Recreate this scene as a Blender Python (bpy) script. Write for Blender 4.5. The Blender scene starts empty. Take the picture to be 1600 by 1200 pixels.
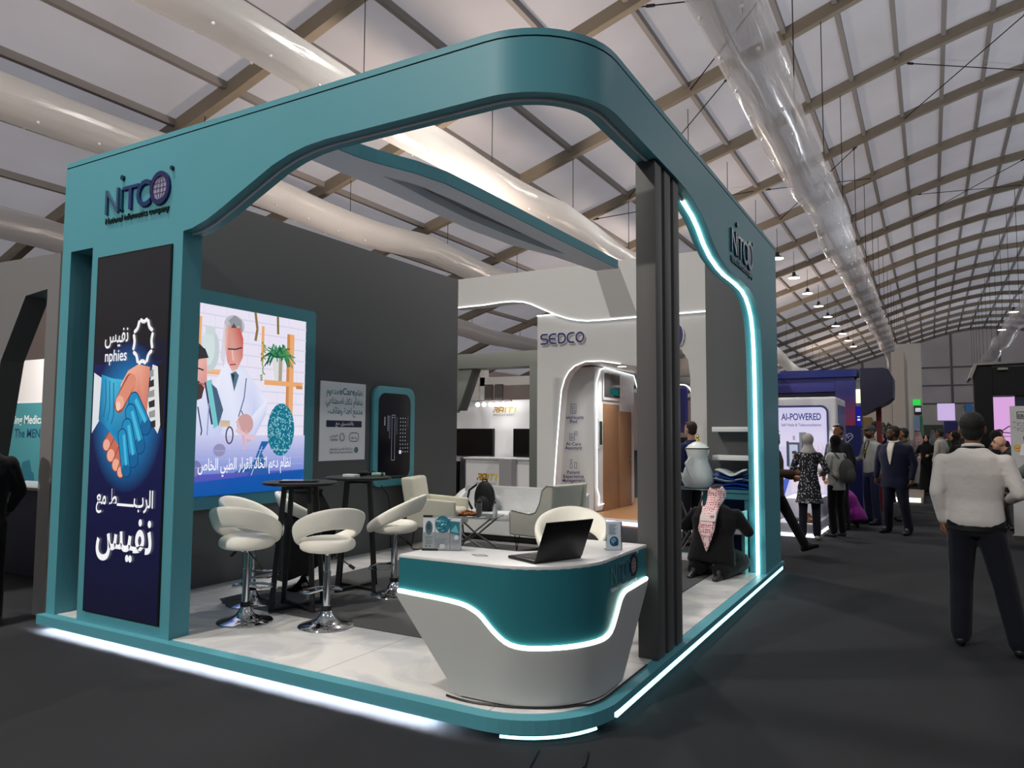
import bpy, bmesh, math, random, unicodedata
from mathutils import Vector, Matrix
S = bpy.context.scene
COL = S.collection
random.seed(7)
PI = math.pi

# ------------------------------------------------------------------ camera, world, exposure, hall lights
def lin(c):
    r = []
    for x in c[:3]:
        x = x / 255.0
        r.append(x / 12.92 if x <= .04045 else ((x + .055) / 1.055) ** 2.4)
    return r

cam_d = bpy.data.cameras.new('camera')
cam = bpy.data.objects.new('camera', cam_d)
COL.objects.link(cam)
S.camera = cam
cam_d.sensor_width = 36.0
cam_d.lens = 36.0 * 1147.67 / 1600.0
cam_d.clip_start = .05
cam_d.clip_end = 400
_yaw, _pit, _rol = -.51778, .068168, -.00534
_f = Vector((math.sin(_yaw) * math.cos(_pit), math.cos(_yaw) * math.cos(_pit), math.sin(_pit)))
_r = Vector((math.cos(_yaw), -math.sin(_yaw), 0))
_d = _f.cross(_r)
_R = math.cos(_rol) * _r + math.sin(_rol) * _d
_D = -math.sin(_rol) * _r + math.cos(_rol) * _d
cam.matrix_world = Matrix(((_R.x, -_D.x, -_f.x, 0), (_R.y, -_D.y, -_f.y, 0), (_R.z, -_D.z, -_f.z, 1.55), (0, 0, 0, 1)))

S.view_settings.view_transform = 'Standard'
S.view_settings.look = 'None'
S.view_settings.gamma = 1
S.view_settings.exposure = 0.0
S.view_settings.use_curve_mapping = False

wd = bpy.data.worlds.new('dusk_sky')
S.world = wd
wd.use_nodes = True
nt = wd.node_tree
bg = nt.nodes['Background']
tcw = nt.nodes.new('ShaderNodeTexCoord'); spw = nt.nodes.new('ShaderNodeSeparateXYZ'); mrw = nt.nodes.new('ShaderNodeMapRange'); rpw = nt.nodes.new('ShaderNodeValToRGB')
nt.links.new(tcw.outputs['Generated'], spw.inputs[0]); nt.links.new(spw.outputs[0], mrw.inputs[0]); nt.links.new(mrw.outputs[0], rpw.inputs[0]); nt.links.new(rpw.outputs[0], bg.inputs[0])
mrw.inputs[1].default_value = -.6; mrw.inputs[2].default_value = .25
rpw.color_ramp.elements[0].color = (.60, .49, .44, 1)     # warm dusk on one side of the tent
rpw.color_ramp.elements[1].color = (.62, .77, 1.0, 1)     # blue sky on the other
bg.inputs[1].default_value = 1.1

def light(name, kind, loc, energy, col=(1, 1, 1), size=.4, target=None, spot=None, blend=.5, sy=None):
    d = bpy.data.lights.new(name, kind)
    d.energy = energy
    d.color = col
    if kind == 'AREA':
        d.shape = 'RECTANGLE' if sy else 'DISK'
        d.size = size
        if sy: d.size_y = sy
    elif kind in ('SPOT', 'POINT'):
        d.shadow_soft_size = size
        if kind == 'SPOT':
            d.spot_size = spot or 1.2
            d.spot_blend = blend
    o = bpy.data.objects.new(name, d)
    COL.objects.link(o)
    o.location = loc
    if target is not None:
        o.rotation_euler = (Vector(target) - Vector(loc)).to_track_quat('-Z', 'Y').to_euler()
    return o

LAMP_ROWS = [(-6.2, 10.1), (5.3, 10.3)]
for lx, lz in LAMP_ROWS:
    for k in range(9):
        ly = -8.3 + 10 * k
        light('hall_lamp_light', 'AREA', (lx, ly, lz - .2), (1900 if k == 0 and lx < 0 else 120 if k == 0 else 480 if lx < 0 and k < 3 else 260 if lx < 0 else 130), (1, .95, .88), .5)

# added area lights without fixtures, aimed up to brighten roof, beams and ducts
for ux, uy, uz, ue in ((-10, 1, 4.6, 700), (-9.5, 15, 4.8, 800), (-9, 30, 4.8, 800), (1, 22, 5, 500), (9, 10, 4.6, 900), (9, 30, 4.6, 900), (-8, 50, 5, 900), (9, 55, 5, 900), (-8, 80, 5, 1000), (9, 85, 5, 1000), (-1, -6, 4.6, 500)):
    light('added_uplight', 'AREA', (ux, uy, uz), ue * (.62 if ux < -5 else .4), (1, .80, .66) if ux < -5 else (.86, .93, 1), 1.2, (ux, uy, 12))

# ------------------------------------------------------------------ materials
MATS = {}
def mat(name, rgb, rough=.5, metal=0., spec=.5, emit=0., bump=None, var=None, trans=0., coat=0., sheen=0.):
    """rgb is an sRGB 0-255 colour; bump=(scale,strength); var=(scale,amount)"""
    if name in MATS: return MATS[name]
    m = bpy.data.materials.new(name)
    m.use_nodes = True
    nt = m.node_tree
    p = nt.nodes['Principled BSDF']
    c = lin(rgb) + [1]
    p.inputs['Base Color'].default_value = c
    p.inputs['Roughness'].default_value = rough
    p.inputs['Metallic'].default_value = metal
    p.inputs['Specular IOR Level'].default_value = spec
    p.inputs['Coat Weight'].default_value = coat
    p.inputs['Sheen Weight'].default_value = sheen
    if trans: p.inputs['Transmission Weight'].default_value = trans
    if emit:
        p.inputs['Emission Color'].default_value = c
        p.inputs['Emission Strength'].default_value = emit
    if bump or var:
        tc = nt.nodes.new('ShaderNodeTexCoord')
    if var:
        n = nt.nodes.new('ShaderNodeTexNoise'); n.inputs['Scale'].default_value = var[0]; n.inputs['Detail'].default_value = 5
        nt.links.new(tc.outputs['Object'], n.inputs['Vector'])
        mx = nt.nodes.new('ShaderNodeMix'); mx.data_type = 'RGBA'
        a = var[1]
        mx.inputs[6].default_value = [max(0, x * (1 - a)) for x in c[:3]] + [1]
        mx.inputs[7].default_value = [x * (1 + a) for x in c[:3]] + [1]
        nt.links.new(n.outputs['Fac'], mx.inputs[0])
        nt.links.new(mx.outputs[2], p.inputs['Base Color'])
    if bump:
        n2 = nt.nodes.new('ShaderNodeTexNoise'); n2.inputs['Scale'].default_value = bump[0]; n2.inputs['Detail'].default_value = 4
        nt.links.new(tc.outputs['Object'], n2.inputs['Vector'])
        b = nt.nodes.new('ShaderNodeBump'); b.inputs['Strength'].default_value = bump[1]; b.inputs['Distance'].default_value = .02
        nt.links.new(n2.outputs['Fac'], b.inputs['Height'])
        nt.links.new(b.outputs[0], p.inputs['Normal'])
    MATS[name] = m
    return m

def emis(name, rgb, strength):
    if name in MATS: return MATS[name]
    m = bpy.data.materials.new(name); m.use_nodes = True
    nt = m.node_tree; nt.nodes.clear()
    e = nt.nodes.new('ShaderNodeEmission'); o = nt.nodes.new('ShaderNodeOutputMaterial')
    e.inputs[0].default_value = lin(rgb) + [1]; e.inputs[1].default_value = strength
    nt.links.new(e.outputs[0], o.inputs[0])
    MATS[name] = m
    return m

def attr_mat(name, lit=0., rough=.5, metal=0.):
    """printed graphic (lit=0) or glowing screen graphic (lit=emission strength); colours come from the graphic itself"""
    if name in MATS: return MATS[name]
    m = bpy.data.materials.new(name); m.use_nodes = True
    nt = m.node_tree
    p = nt.nodes['Principled BSDF']
    a = nt.nodes.new('ShaderNodeAttribute'); a.attribute_name = 'Col'
    p.inputs['Roughness'].default_value = rough
    p.inputs['Metallic'].default_value = metal
    if lit:
        p.inputs['Base Color'].default_value = (.01, .01, .01, 1)
        nt.links.new(a.outputs['Color'], p.inputs['Emission Color'])
        p.inputs['Emission Strength'].default_value = lit
    else:
        nt.links.new(a.outputs['Color'], p.inputs['Base Color'])
    MATS[name] = m
    return m

# ------------------------------------------------------------------ scene objects
def thing(name, label, cat, loc=(0, 0, 0), rz=0., group=None):
    o = bpy.data.objects.new(name, None)
    COL.objects.link(o)
    o.empty_display_size = .1
    o.location = loc
    o.rotation_euler = (0, 0, rz)
    return tag(o, label, cat, group)

def tag(o, label, cat, group=None):
    o['label'] = label
    o['category'] = cat
    if group: o['group'] = group
    return o

def struct(o):
    o['kind'] = 'structure'
    return o

def kids(o):
    return [c for c in bpy.data.objects if c.parent == o]

def dup(root, loc, rz, label=None, group=None):
    r = root.copy(); COL.objects.link(r)
    r.location = loc; r.rotation_euler = (0, 0, rz)
    if label: r['label'] = label
    if group: r['group'] = group
    for ch in kids(root):
        c = ch.copy(); COL.objects.link(c); c.parent = r
        for g in kids(ch):
            d = g.copy(); COL.objects.link(d); d.parent = c
    return r

def root_of(o):
    while o.parent: o = o.parent
    return o

def link_mesh(name, me, m, parent=None, label=None):
    o = bpy.data.objects.new(name, me)
    COL.objects.link(o)
    if m is not None: me.materials.append(m)
    if parent is not None: o.parent = parent
    if label: o['label'] = label
    return o

class B:
    """collects shapes into one mesh"""
    def __init__(s):
        s.v = []; s.f = []
    def add(s, vs, fs):
        n = len(s.v)
        s.v += [tuple(v) for v in vs]
        s.f += [[i + n for i in f] for f in fs]
        return s
    def bx(s, x0, x1, y0, y1, z0, z1):
        v = [(x0, y0, z0), (x1, y0, z0), (x1, y1, z0), (x0, y1, z0), (x0, y0, z1), (x1, y0, z1), (x1, y1, z1), (x0, y1, z1)]
        return s.add(v, [(0, 3, 2, 1), (4, 5, 6, 7), (0, 1, 5, 4), (1, 2, 6, 5), (2, 3, 7, 6), (3, 0, 4, 7)])
    def bar(s, p0, p1, w, h, up=(0, 0, 1)):
        p0 = Vector(p0); p1 = Vector(p1); d = (p1 - p0).normalized()
        u = Vector(up)
        if abs(d.dot(u)) > .98: u = Vector((0, 1, 0))
        a = d.cross(u).normalized() * (w / 2); b = a.cross(d).normalized() * (h / 2)
        v = [p + x * a + y * b for p in (p0, p1) for x, y in ((-1, -1), (1, -1), (1, 1), (-1, 1))]
        return s.add(v, [(3, 2, 1, 0), (4, 5, 6, 7), (0, 1, 5, 4), (1, 2, 6, 5), (2, 3, 7, 6), (3, 0, 4, 7)])
    def tube(s, pts, r, n=8, closed=False, cap=True):
        pts = [Vector(p) for p in pts]
        k = len(pts)
        rs = r if isinstance(r, (list, tuple)) else [r] * k
        rings = []
        prev = None
        for i, p in enumerate(pts):
            a = pts[(i - 1) % k] if (closed or i > 0) else p
            b = pts[(i + 1) % k] if (closed or i < k - 1) else p
            d = (b - a)
            d = d.normalized() if d.length > 1e-9 else Vector((0, 0, 1))
            if prev is None:
                u = Vector((0, 0, 1)) if abs(d.z) < .9 else Vector((1, 0, 0))
            else:
                u = prev
            x = d.cross(u)
            if x.length < 1e-6: x = d.cross(Vector((0, 1, 0)))
            x.normalize(); y = x.cross(d).normalized(); prev = y
            rings.append([p + (x * math.cos(t) + y * math.sin(t)) * rs[i] for t in [2 * PI * j / n for j in range(n)]])
        return s.rings(rings, closed, cap)
    def rings(s, rings, closed=False, cap=True):
        n = len(rings[0]); vs = [q for r in rings for q in r]; fs = []
        k = len(rings)
        for i in range(k if closed else k - 1):
            for j in range(n):
                a = i * n + j; b = i * n + (j + 1) % n
                i2 = (i + 1) % k
                fs.append((a, b, i2 * n + (j + 1) % n, i2 * n + j))
        if cap and not closed:
            fs.append(tuple(reversed(range(n)))); fs.append(tuple((k - 1) * n + j for j in range(n)))
        return s.add(vs, fs)
    def lathe(s, prof, c=(0, 0, 0), n=24):
        rings = [[(c[0] + r * math.cos(2 * PI * j / n), c[1] + r * math.sin(2 * PI * j / n), c[2] + z) for j in range(n)] for r, z in prof]
        return s.rings(rings)
    def sph(s, c, r, n=12, m=8):
        if not isinstance(r, (tuple, list)): r = (r, r, r)
        rings = []
        for i in range(m + 1):
            t = PI * i / m; q = max(math.sin(t), 1e-3)
            rings.append([(c[0] + r[0] * q * math.cos(2 * PI * j / n), c[1] + r[1] * q * math.sin(2 * PI * j / n), c[2] - r[2] * math.cos(t)) for j in range(n)])
        return s.rings(rings)
    def prism(s, poly, axis, a0, a1):
        """polygon (2 coords) extruded along axis: 'x' -> poly=(y,z), 'y' -> (x,z), 'z' -> (x,y)"""
        def P(q, a):
            return (a, q[0], q[1]) if axis == 'x' else (q[0], a, q[1]) if axis == 'y' else (q[0], q[1], a)
        n = len(poly)
        vs = [P(q, a0) for q in poly] + [P(q, a1) for q in poly]
        fs = [tuple(reversed(range(n))), tuple(range(n, 2 * n))] + [(i, (i + 1) % n, n + (i + 1) % n, n + i) for i in range(n)]
        return s.add(vs, fs)
    def grid(s, fn, nu, nv, cu=False, cv=False):
        vs = [fn(i / (nu if cu else nu - 1), j / (nv if cv else nv - 1)) for i in range(nu) for j in range(nv)]
        fs = []
        for i in range(nu if cu else nu - 1):
            for j in range(nv if cv else nv - 1):
                i2 = (i + 1) % nu; j2 = (j + 1) % nv
                fs.append((i * nv + j, i2 * nv + j, i2 * nv + j2, i * nv + j2))
        return s.add(vs, fs)
    def mesh(s, name, smooth=False, bevel=0., seg=2, sub=0, angle=40, off=None):
        me = bpy.data.meshes.new(name)
        v = s.v if off is None else [(a - off[0], b - off[1], c - off[2]) for a, b, c in s.v]
        me.from_pydata(v, [], s.f)
        bm = bmesh.new(); bm.from_mesh(me)
        bmesh.ops.remove_doubles(bm, verts=bm.verts, dist=1e-5)
        bmesh.ops.recalc_face_normals(bm, faces=bm.faces)
        if bevel:
            es = [e for e in bm.edges if len(e.link_faces) == 2 and e.calc_face_angle(0) > math.radians(30)]
            bmesh.ops.bevel(bm, geom=es, offset=bevel, segments=seg, profile=.5, affect='EDGES', clamp_overlap=True)
        if sub:
            for _ in range(sub):
                bmesh.ops.subdivide_edges(bm, edges=bm.edges, cuts=1, use_grid_fill=True, smooth=.6)
        bm.to_mesh(me); bm.free()
        if smooth or bevel:
            me.polygons.foreach_set('use_smooth', [True] * len(me.polygons))
            me.set_sharp_from_angle(angle=math.radians(angle))
        return me
    def build(s, name, m, parent=None, smooth=False, bevel=0., seg=2, sub=0, angle=40, label=None, world=True):
        """vertices in world space (world=True; the thing's own base is subtracted) or in the thing's space"""
        off = None
        if parent is not None and world:
            off = root_of(parent).location
        return link_mesh(name, s.mesh(name, smooth, bevel, seg, sub, angle, off), m, parent, label)

# ------------------------------------------------------------------ lettering and flat graphics
FORMS = {}
for cp in list(range(0xFE70, 0xFEFD)):
    dcm = unicodedata.decomposition(chr(cp)).split()
    if len(dcm) >= 2 and dcm[0][0] == '<':
        FORMS[(dcm[0][1:-1], ''.join(chr(int(x, 16)) for x in dcm[1:]))] = chr(cp)
def arabic(t):
    """joins Arabic letters and puts them in visual order"""
    out = []
    for w in t.split(' '):
        w = w.replace('\u0644\u0627', '\x01')
        ch = ['\u0644\u0627' if c == '\x01' else c for c in w]
        if not any(('isolated', c) in FORMS for c in ch):
            out.append(w); continue
        r = []
        for i, c in enumerate(ch):
            jn = lambda q: ('initial', q) in FORMS
            prev = i > 0 and jn(ch[i - 1]) and ('final', c) in FORMS
            nxt = i < len(ch) - 1 and jn(c) and ('final', ch[i + 1]) in FORMS
            k = 'medial' if prev and nxt else 'final' if prev else 'initial' if nxt else 'isolated'
            r.append(FORMS.get((k, c), c))
        out.append(''.join(reversed(r)))
    return ' '.join(reversed(out))

_glyphs = {}
def glyphs(body, bold=0., ext=0.):
    k = (body, bold, ext)
    if k not in _glyphs:
        c = bpy.data.curves.new('lettering', 'FONT')
        c.body = body; c.offset = bold; c.extrude = ext; c.resolution_u = 4
        o = bpy.data.objects.new('lettering', c)
        COL.objects.link(o)
        dg = bpy.context.evaluated_depsgraph_get()
        me = o.evaluated_get(dg).to_mesh()
        vs = [tuple(v.co) for v in me.vertices]
        fs = [tuple(p.vertices) for p in me.polygons]
        bpy.data.objects.remove(o); bpy.data.curves.remove(c)
        xs = [v[0] for v in vs] or [0]
        _glyphs[k] = (vs, fs, min(xs), max(xs))
    return _glyphs[k]

class Art:
    """a flat (or slightly raised) coloured graphic on a plane; coordinates in metres along u and v"""
    def __init__(s, o, u, v, step=.00008):
        s.o = Vector(o); s.u = Vector(u).normalized(); s.w = Vector(v).normalized(); s.n = s.u.cross(s.w)
        s.v = []; s.f = []; s.c = []; s.k = 1; s.step = step
    def pt(s, x, y, d=None):
        return s.o + s.u * x + s.w * y + s.n * (s.k * s.step if d is None else d)
    def poly(s, pts, col):
        n = len(s.v)
        s.v += [s.pt(*p) for p in pts]; s.f.append(tuple(range(n, n + len(pts))))
        s.c.append(col if isinstance(col, list) else [col] * len(pts)); s.k += 1
        return s
    def rect(s, x0, y0, x1, y1, col, top=None):
        return s.poly([(x0, y0), (x1, y0), (x1, y1), (x0, y1)], [col, col, top or col, top or col])
    def ell(s, cx, cy, rx, ry, col, n=24, a0=0, a1=2 * PI, edge=None):
        pts = [(cx + rx * math.cos(a0 + (a1 - a0) * i / n), cy + ry * math.sin(a0 + (a1 - a0) * i / n)) for i in range(n + (a1 - a0 < 6.2))]
        if edge:   # soft disc: fan from the middle
            for i in range(n):
                q, r = pts[i], pts[(i + 1) % n]
                s.k -= 1 if i else 0
                s.poly([(cx, cy), q, r], [col, edge, edge])
            return s
        return s.poly(pts, col)
    def rrect(s, x0, y0, x1, y1, r, col, n=5):
        pts = []
        for cx, cy, a in ((x1 - r, y0 + r, -PI / 2), (x1 - r, y1 - r, 0), (x0 + r, y1 - r, PI / 2), (x0 + r, y0 + r, PI)):
            pts += [(cx + r * math.cos(a + PI / 2 * i / n), cy + r * math.sin(a + PI / 2 * i / n)) for i in range(n + 1)]
        return s.poly(pts, col)
    def line(s, pts, w, col):
        for i, (a, b) in enumerate(zip(pts[:-1], pts[1:])):
            dx, dy = b[0] - a[0], b[1] - a[1]; L = math.hypot(dx, dy) or 1
            nx, ny = -dy / L * w / 2, dx / L * w / 2
            if i: s.k -= 1
            s.poly([(a[0] + nx, a[1] + ny), (a[0] - nx, a[1] - ny), (b[0] - nx, b[1] - ny), (b[0] + nx, b[1] + ny)], col)
        return s
    def ring(s, cx, cy, rx, ry, w, col, n=28, a0=0, a1=2 * PI):
        return s.line([(cx + rx * math.cos(a0 + (a1 - a0) * i / n), cy + ry * math.sin(a0 + (a1 - a0) * i / n)) for i in range(n + 1)], w, col)
    def text(s, body, x, y, h, col, align='L', bold=0., width=None, ext=0., sx=1., shear=0.):
        """h = em size in metres; width squeezes the line to that length; ext raises the letters (metres)"""
        vs, fs, a, b = glyphs(body, bold, ext / h / 2 if ext else 0.)
        if not vs: return s
        sx = h * sx if width is None else width / (b - a)
        x0 = x - a * sx if align == 'L' else x - b * sx if align == 'R' else x - (a + b) / 2 * sx
        n = len(s.v); base = s.k * s.step
        s.v += [s.pt(x0 + q[0] * sx + shear * q[1] * h, y + q[1] * h, base + (q[2] * h + ext / 2 if ext else 0)) for q in vs]
        for f in fs:
            s.f.append(tuple(i + n for i in f)); s.c.append([col] * len(f))
        s.k += 1
        return s
    def disc3(s, cx, cy, rx, ry, d, col, n=24, hole=0.):
        """raised disc or ring of depth d"""
        m = len(s.v)
        P = [(cx + rx * math.cos(2 * PI * i / n), cy + ry * math.sin(2 * PI * i / n)) for i in range(n)]
        Q = [(cx + (p[0] - cx) * hole, cy + (p[1] - cy) * hole) for p in P]
        for ring_, dd in ((P, 0), (P, d), (Q, d), (Q, 0)):
            s.v += [s.pt(p[0], p[1], dd) for p in ring_]
        for i in range(n):
            j = (i + 1) % n
            for k in range(3 if hole else 1):
                s.f.append((m + k * n + i, m + k * n + j, m + (k + 1) * n + j, m + (k + 1) * n + i)); s.c.append([col] * 4)
        if not hole:
            s.f.append(tuple(m + n + i for i in range(n))); s.c.append([col] * n)
        return s
    def build(s, name, m, parent=None, label=None, world=True):
        me = bpy.data.meshes.new(name)
        off = root_of(parent).location if parent and world else Vector()
        me.from_pydata([tuple(v - off) for v in s.v], [], s.f)
        at = me.attributes.new('Col', 'FLOAT_COLOR', 'CORNER')
        flat = []
        cache = {}
        for cs in s.c:
            for c in cs:
                if c not in cache: cache[c] = lin(c) + [1.0]
                flat += cache[c]
        at.data.foreach_set('color', flat)
        return link_mesh(name, me, m, parent, label)

def rrpts(x0, y0, x1, y1, r, n=6):
    """rounded rectangle outline; r = one radius or four (br, tr, tl, bl)"""
    rs = r if isinstance(r, (list, tuple)) else [r] * 4
    pts = []
    for (sx, sy, a), q in zip(((1, 0, -PI / 2), (1, 1, 0), (0, 1, PI / 2), (0, 0, PI)), rs):
        cx = x1 - q if sx else x0 + q; cy = y1 - q if sy else y0 + q
        if q <= 0: pts.append((cx, cy)); continue
        pts += [(cx + q * math.cos(a + PI / 2 * i / n), cy + q * math.sin(a + PI / 2 * i / n)) for i in range(n + 1)]
    return pts
# ------------------------------------------------------------------ the hall
def carpet_mat():
    m = mat('grey_carpet', (46, 47, 50), .95, spec=.15, var=(1.3, .22), bump=(420, .5))
    return m
struct(B().bx(-26, 38, -22, 110, -.1, 0).build('floor', carpet_mat()))

RP = [(-25.5, 5.4), (-21, 7.1), (-17, 8.3), (-13, 9.4), (-9, 10.65), (-6, 11.6), (-3.6, 12.4), (-.6, 13.45), (2, 14.2), (4, 14.6), (6, 14.7)]
def roof_z(x):
    if x > 6: x = 12 - x
    for (a, p), (b, q) in zip(RP[:-1], RP[1:]):
        if x <= b: return p + (q - p) * (x - a) / (b - a)
    return 14.7

def fabric(name, c0, c1, trans, scale=.35, gloss=0.):
    m = bpy.data.materials.new(name); m.use_nodes = True
    nt = m.node_tree; nt.nodes.clear()
    o = nt.nodes.new('ShaderNodeOutputMaterial'); d = nt.nodes.new('ShaderNodeBsdfDiffuse'); t = nt.nodes.new('ShaderNodeBsdfTranslucent')
    mx = nt.nodes.new('ShaderNodeMixShader'); tc = nt.nodes.new('ShaderNodeTexCoord'); n = nt.nodes.new('ShaderNodeTexNoise')
    n.inputs['Scale'].default_value = scale; n.inputs['Detail'].default_value = 6
    r = nt.nodes.new('ShaderNodeValToRGB')
    r.color_ramp.elements[0].color = lin(c0) + [1]; r.color_ramp.elements[0].position = .3
    r.color_ramp.elements[1].color = lin(c1) + [1]; r.color_ramp.elements[1].position = .75
    nt.links.new(tc.outputs['Object'], n.inputs['Vector']); nt.links.new(n.outputs['Fac'], r.inputs[0])
    nt.links.new(r.outputs[0], d.inputs[0]); nt.links.new(r.outputs[0], t.inputs[0])
    mx.inputs[0].default_value = trans
    nt.links.new(d.outputs[0], mx.inputs[1]); nt.links.new(t.outputs[0], mx.inputs[2])
    out = mx.outputs[0]
    if gloss:
        mp = nt.nodes.new('ShaderNodeMapping'); mp.inputs['Scale'].default_value = (3, .35, 3)
        n2 = nt.nodes.new('ShaderNodeTexNoise'); n2.inputs['Scale'].default_value = 2.2; n2.inputs['Detail'].default_value = 6
        bp = nt.nodes.new('ShaderNodeBump'); bp.inputs['Strength'].default_value = .5; bp.inputs['Distance'].default_value = .06
        nt.links.new(tc.outputs['Object'], mp.inputs['Vector']); nt.links.new(mp.outputs[0], n2.inputs['Vector']); nt.links.new(n2.outputs['Fac'], bp.inputs['Height'])
        gl = nt.nodes.new('ShaderNodeBsdfGlossy'); gl.inputs['Roughness'].default_value = .22; m2 = nt.nodes.new('ShaderNodeMixShader'); m2.inputs[0].default_value = gloss
        nt.links.new(bp.outputs[0], d.inputs['Normal']); nt.links.new(bp.outputs[0], gl.inputs['Normal'])
        nt.links.new(out, m2.inputs[1]); nt.links.new(gl.outputs[0], m2.inputs[2]); out = m2.outputs[0]
    nt.links.new(out, o.inputs[0])
    return m

xs = [-25.5 + i * .75 for i in range(85)]
b = B(); b.grid(lambda u, v: (xs[round(u * 84)], -22 + 130 * v, roof_z(xs[round(u * 84)]) + .36), 85, 27)
struct(b.build('ceiling', fabric('translucent_tent_fabric', (190, 186, 184), (206, 203, 203), .5), smooth=True))
ALU = mat('aged_aluminium', (140, 130, 114), .6, 0., var=(3, .12))
PUR = mat('purlin_aluminium', (136, 132, 130), .6, 0.)
GABLE = fabric('gable_fabric', (190, 182, 178), (200, 194, 190), .62)

n_trim = 0
def trim(bld, m=ALU, smooth=False):
    global n_trim
    n_trim += 1
    return struct(bld.build('trim_%d' % n_trim, m, smooth=smooth))

ax = [-25.5 + i * 1.5 for i in range(43)]
for k in range(22):
    y = 1 + 5 * k
    b = B()
    rings = []
    for x in ax:
        z = roof_z(x); e = .01
        s = (roof_z(x + .3) - roof_z(x - .3)) / .6
        nx, nz = -s / math.hypot(s, 1), 1 / math.hypot(s, 1)
        rings.append([(x, y - .11, z), (x, y + .11, z), (x + nx * .34, y + .11, z + nz * .34), (x + nx * .34, y - .11, z + nz * .34)])
    b.rings(rings)
    for x in (-3.3, -.6, 3.3, -7.9, -11.7): b.bx(x - .05, x + .05, y - .16, y + .16, roof_z(x) + .02, roof_z(x) + .12)
    trim(b)
PX = [-19.5, -17.5, -15.6, -13.8, -11.7, -9.8, -7.9, -6.0, -4.5, -3.25, -1.93, -.6, .7, 2.0, 3.3, 4.6, 6.0]
PX = PX + [12 - x for x in PX[:-1]]
for x in PX:
    trim(B().bx(x - .065, x + .065, -20, 106, roof_z(x) + .2, roof_z(x) + .37), PUR)
# far gable, side and back walls
b = B(); gp = [(x, roof_z(x) + .36) for x in xs[::3]]
struct(B().prism([(gp[0][0], 0)] + gp + [(gp[-1][0], 0)], 'y', 108, 108.2).build('wall_far', GABLE))
struct(B().prism([(gp[0][0], 0)] + gp + [(gp[-1][0], 0)], 'y', -22.2, -22).build('wall_back', GABLE))
struct(B().bx(-25.7, -25.5, -22, 108, 0, 5.8).build('wall_left', GABLE))
struct(B().bx(37.5, 37.7, -22, 108, 0, 5.8).build('wall_right', GABLE))
for x in [-23 + 5.1 * i for i in range(12)]:
    trim(B().bx(x - .14, x + .14, 107.7, 108, 0, roof_z(x) + .3), PUR)
for z in (5.2, 5.7, 8.0, 10.3):
    x0 = min(x for x in xs if roof_z(x) > z)
    trim(B().bx(x0, 12 - x0, 107.75, 108, z - .1, z + .1), PUR)

# tension cables between the arches
CAB = mat('steel_cable', (52, 50, 50), .4, .6)
def cable(p0, p1, where):
    o = thing('tension_cable', 'thin steel roof bracing cable ' + where, 'cable', p0, 0, 'roof bracing cables')
    b = B().tube([p0, p1], .018, 5); b.build('wire', CAB, o)
    d = (Vector(p1) - Vector(p0)).normalized(); q = Vector(p0) + d * .5
    B().tube([q, q + d * .22], .04, 6).build('turnbuckle', CAB, o)
for i, (x0, x1, k) in enumerate([(-6.0, -.6, 3), (-.6, -6, 3), (-.6, 3.3, 5), (3.3, -.6, 5), (-6, -1.93, 6), (-1.93, -6, 6), (-.6, 4.6, 8), (4.6, -.6, 8), (-9.8, -4.5, 2), (-4.5, -9.8, 4), (-11.7, -6, 5)]):
    y = 1 + 5 * k
    cable((x0, y, roof_z(x0) + .1), (x1, y + 5, roof_z(x1) + .1), 'running across the bay between arch beams %s' % ('towards the ridge' if x1 > x0 else 'away from the ridge'))

# ------------------------------------------------------------------ air ducts
def duct_mat(name, rgb, alpha, rough):
    m = bpy.data.materials.new(name); m.use_nodes = True
    nt = m.node_tree; p = nt.nodes['Principled BSDF']
    p.inputs['Base Color'].default_value = lin(rgb) + [1]
    p.inputs['Roughness'].default_value = rough; p.inputs['Alpha'].default_value = alpha
    p.inputs['Coat Weight'].default_value = .5; p.inputs['Coat Roughness'].default_value = .12
    tc = nt.nodes.new('ShaderNodeTexCoord'); mp = nt.nodes.new('ShaderNodeMapping'); n = nt.nodes.new('ShaderNodeTexNoise')
    mp.inputs['Scale'].default_value = (3, .35, 3); n.inputs['Scale'].default_value = 2.2; n.inputs['Detail'].default_value = 6
    bp = nt.nodes.new('ShaderNodeBump'); bp.inputs['Strength'].default_value = .6; bp.inputs['Distance'].default_value = .08
    nt.links.new(tc.outputs['Object'], mp.inputs['Vector']); nt.links.new(mp.outputs[0], n.inputs['Vector'])
    nt.links.new(n.outputs['Fac'], bp.inputs['Height']); nt.links.new(bp.outputs[0], p.inputs['Normal'])
    return m
CLEAR = duct_mat('clear_plastic_film', (214, 212, 214), .5, .25)
WHITE_PVC = fabric('white_pvc_film', (244, 243, 241), (250, 249, 248), .6, 1.2, .1)
HOLE = mat('perforation_white', (250, 250, 248), .5)

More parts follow.
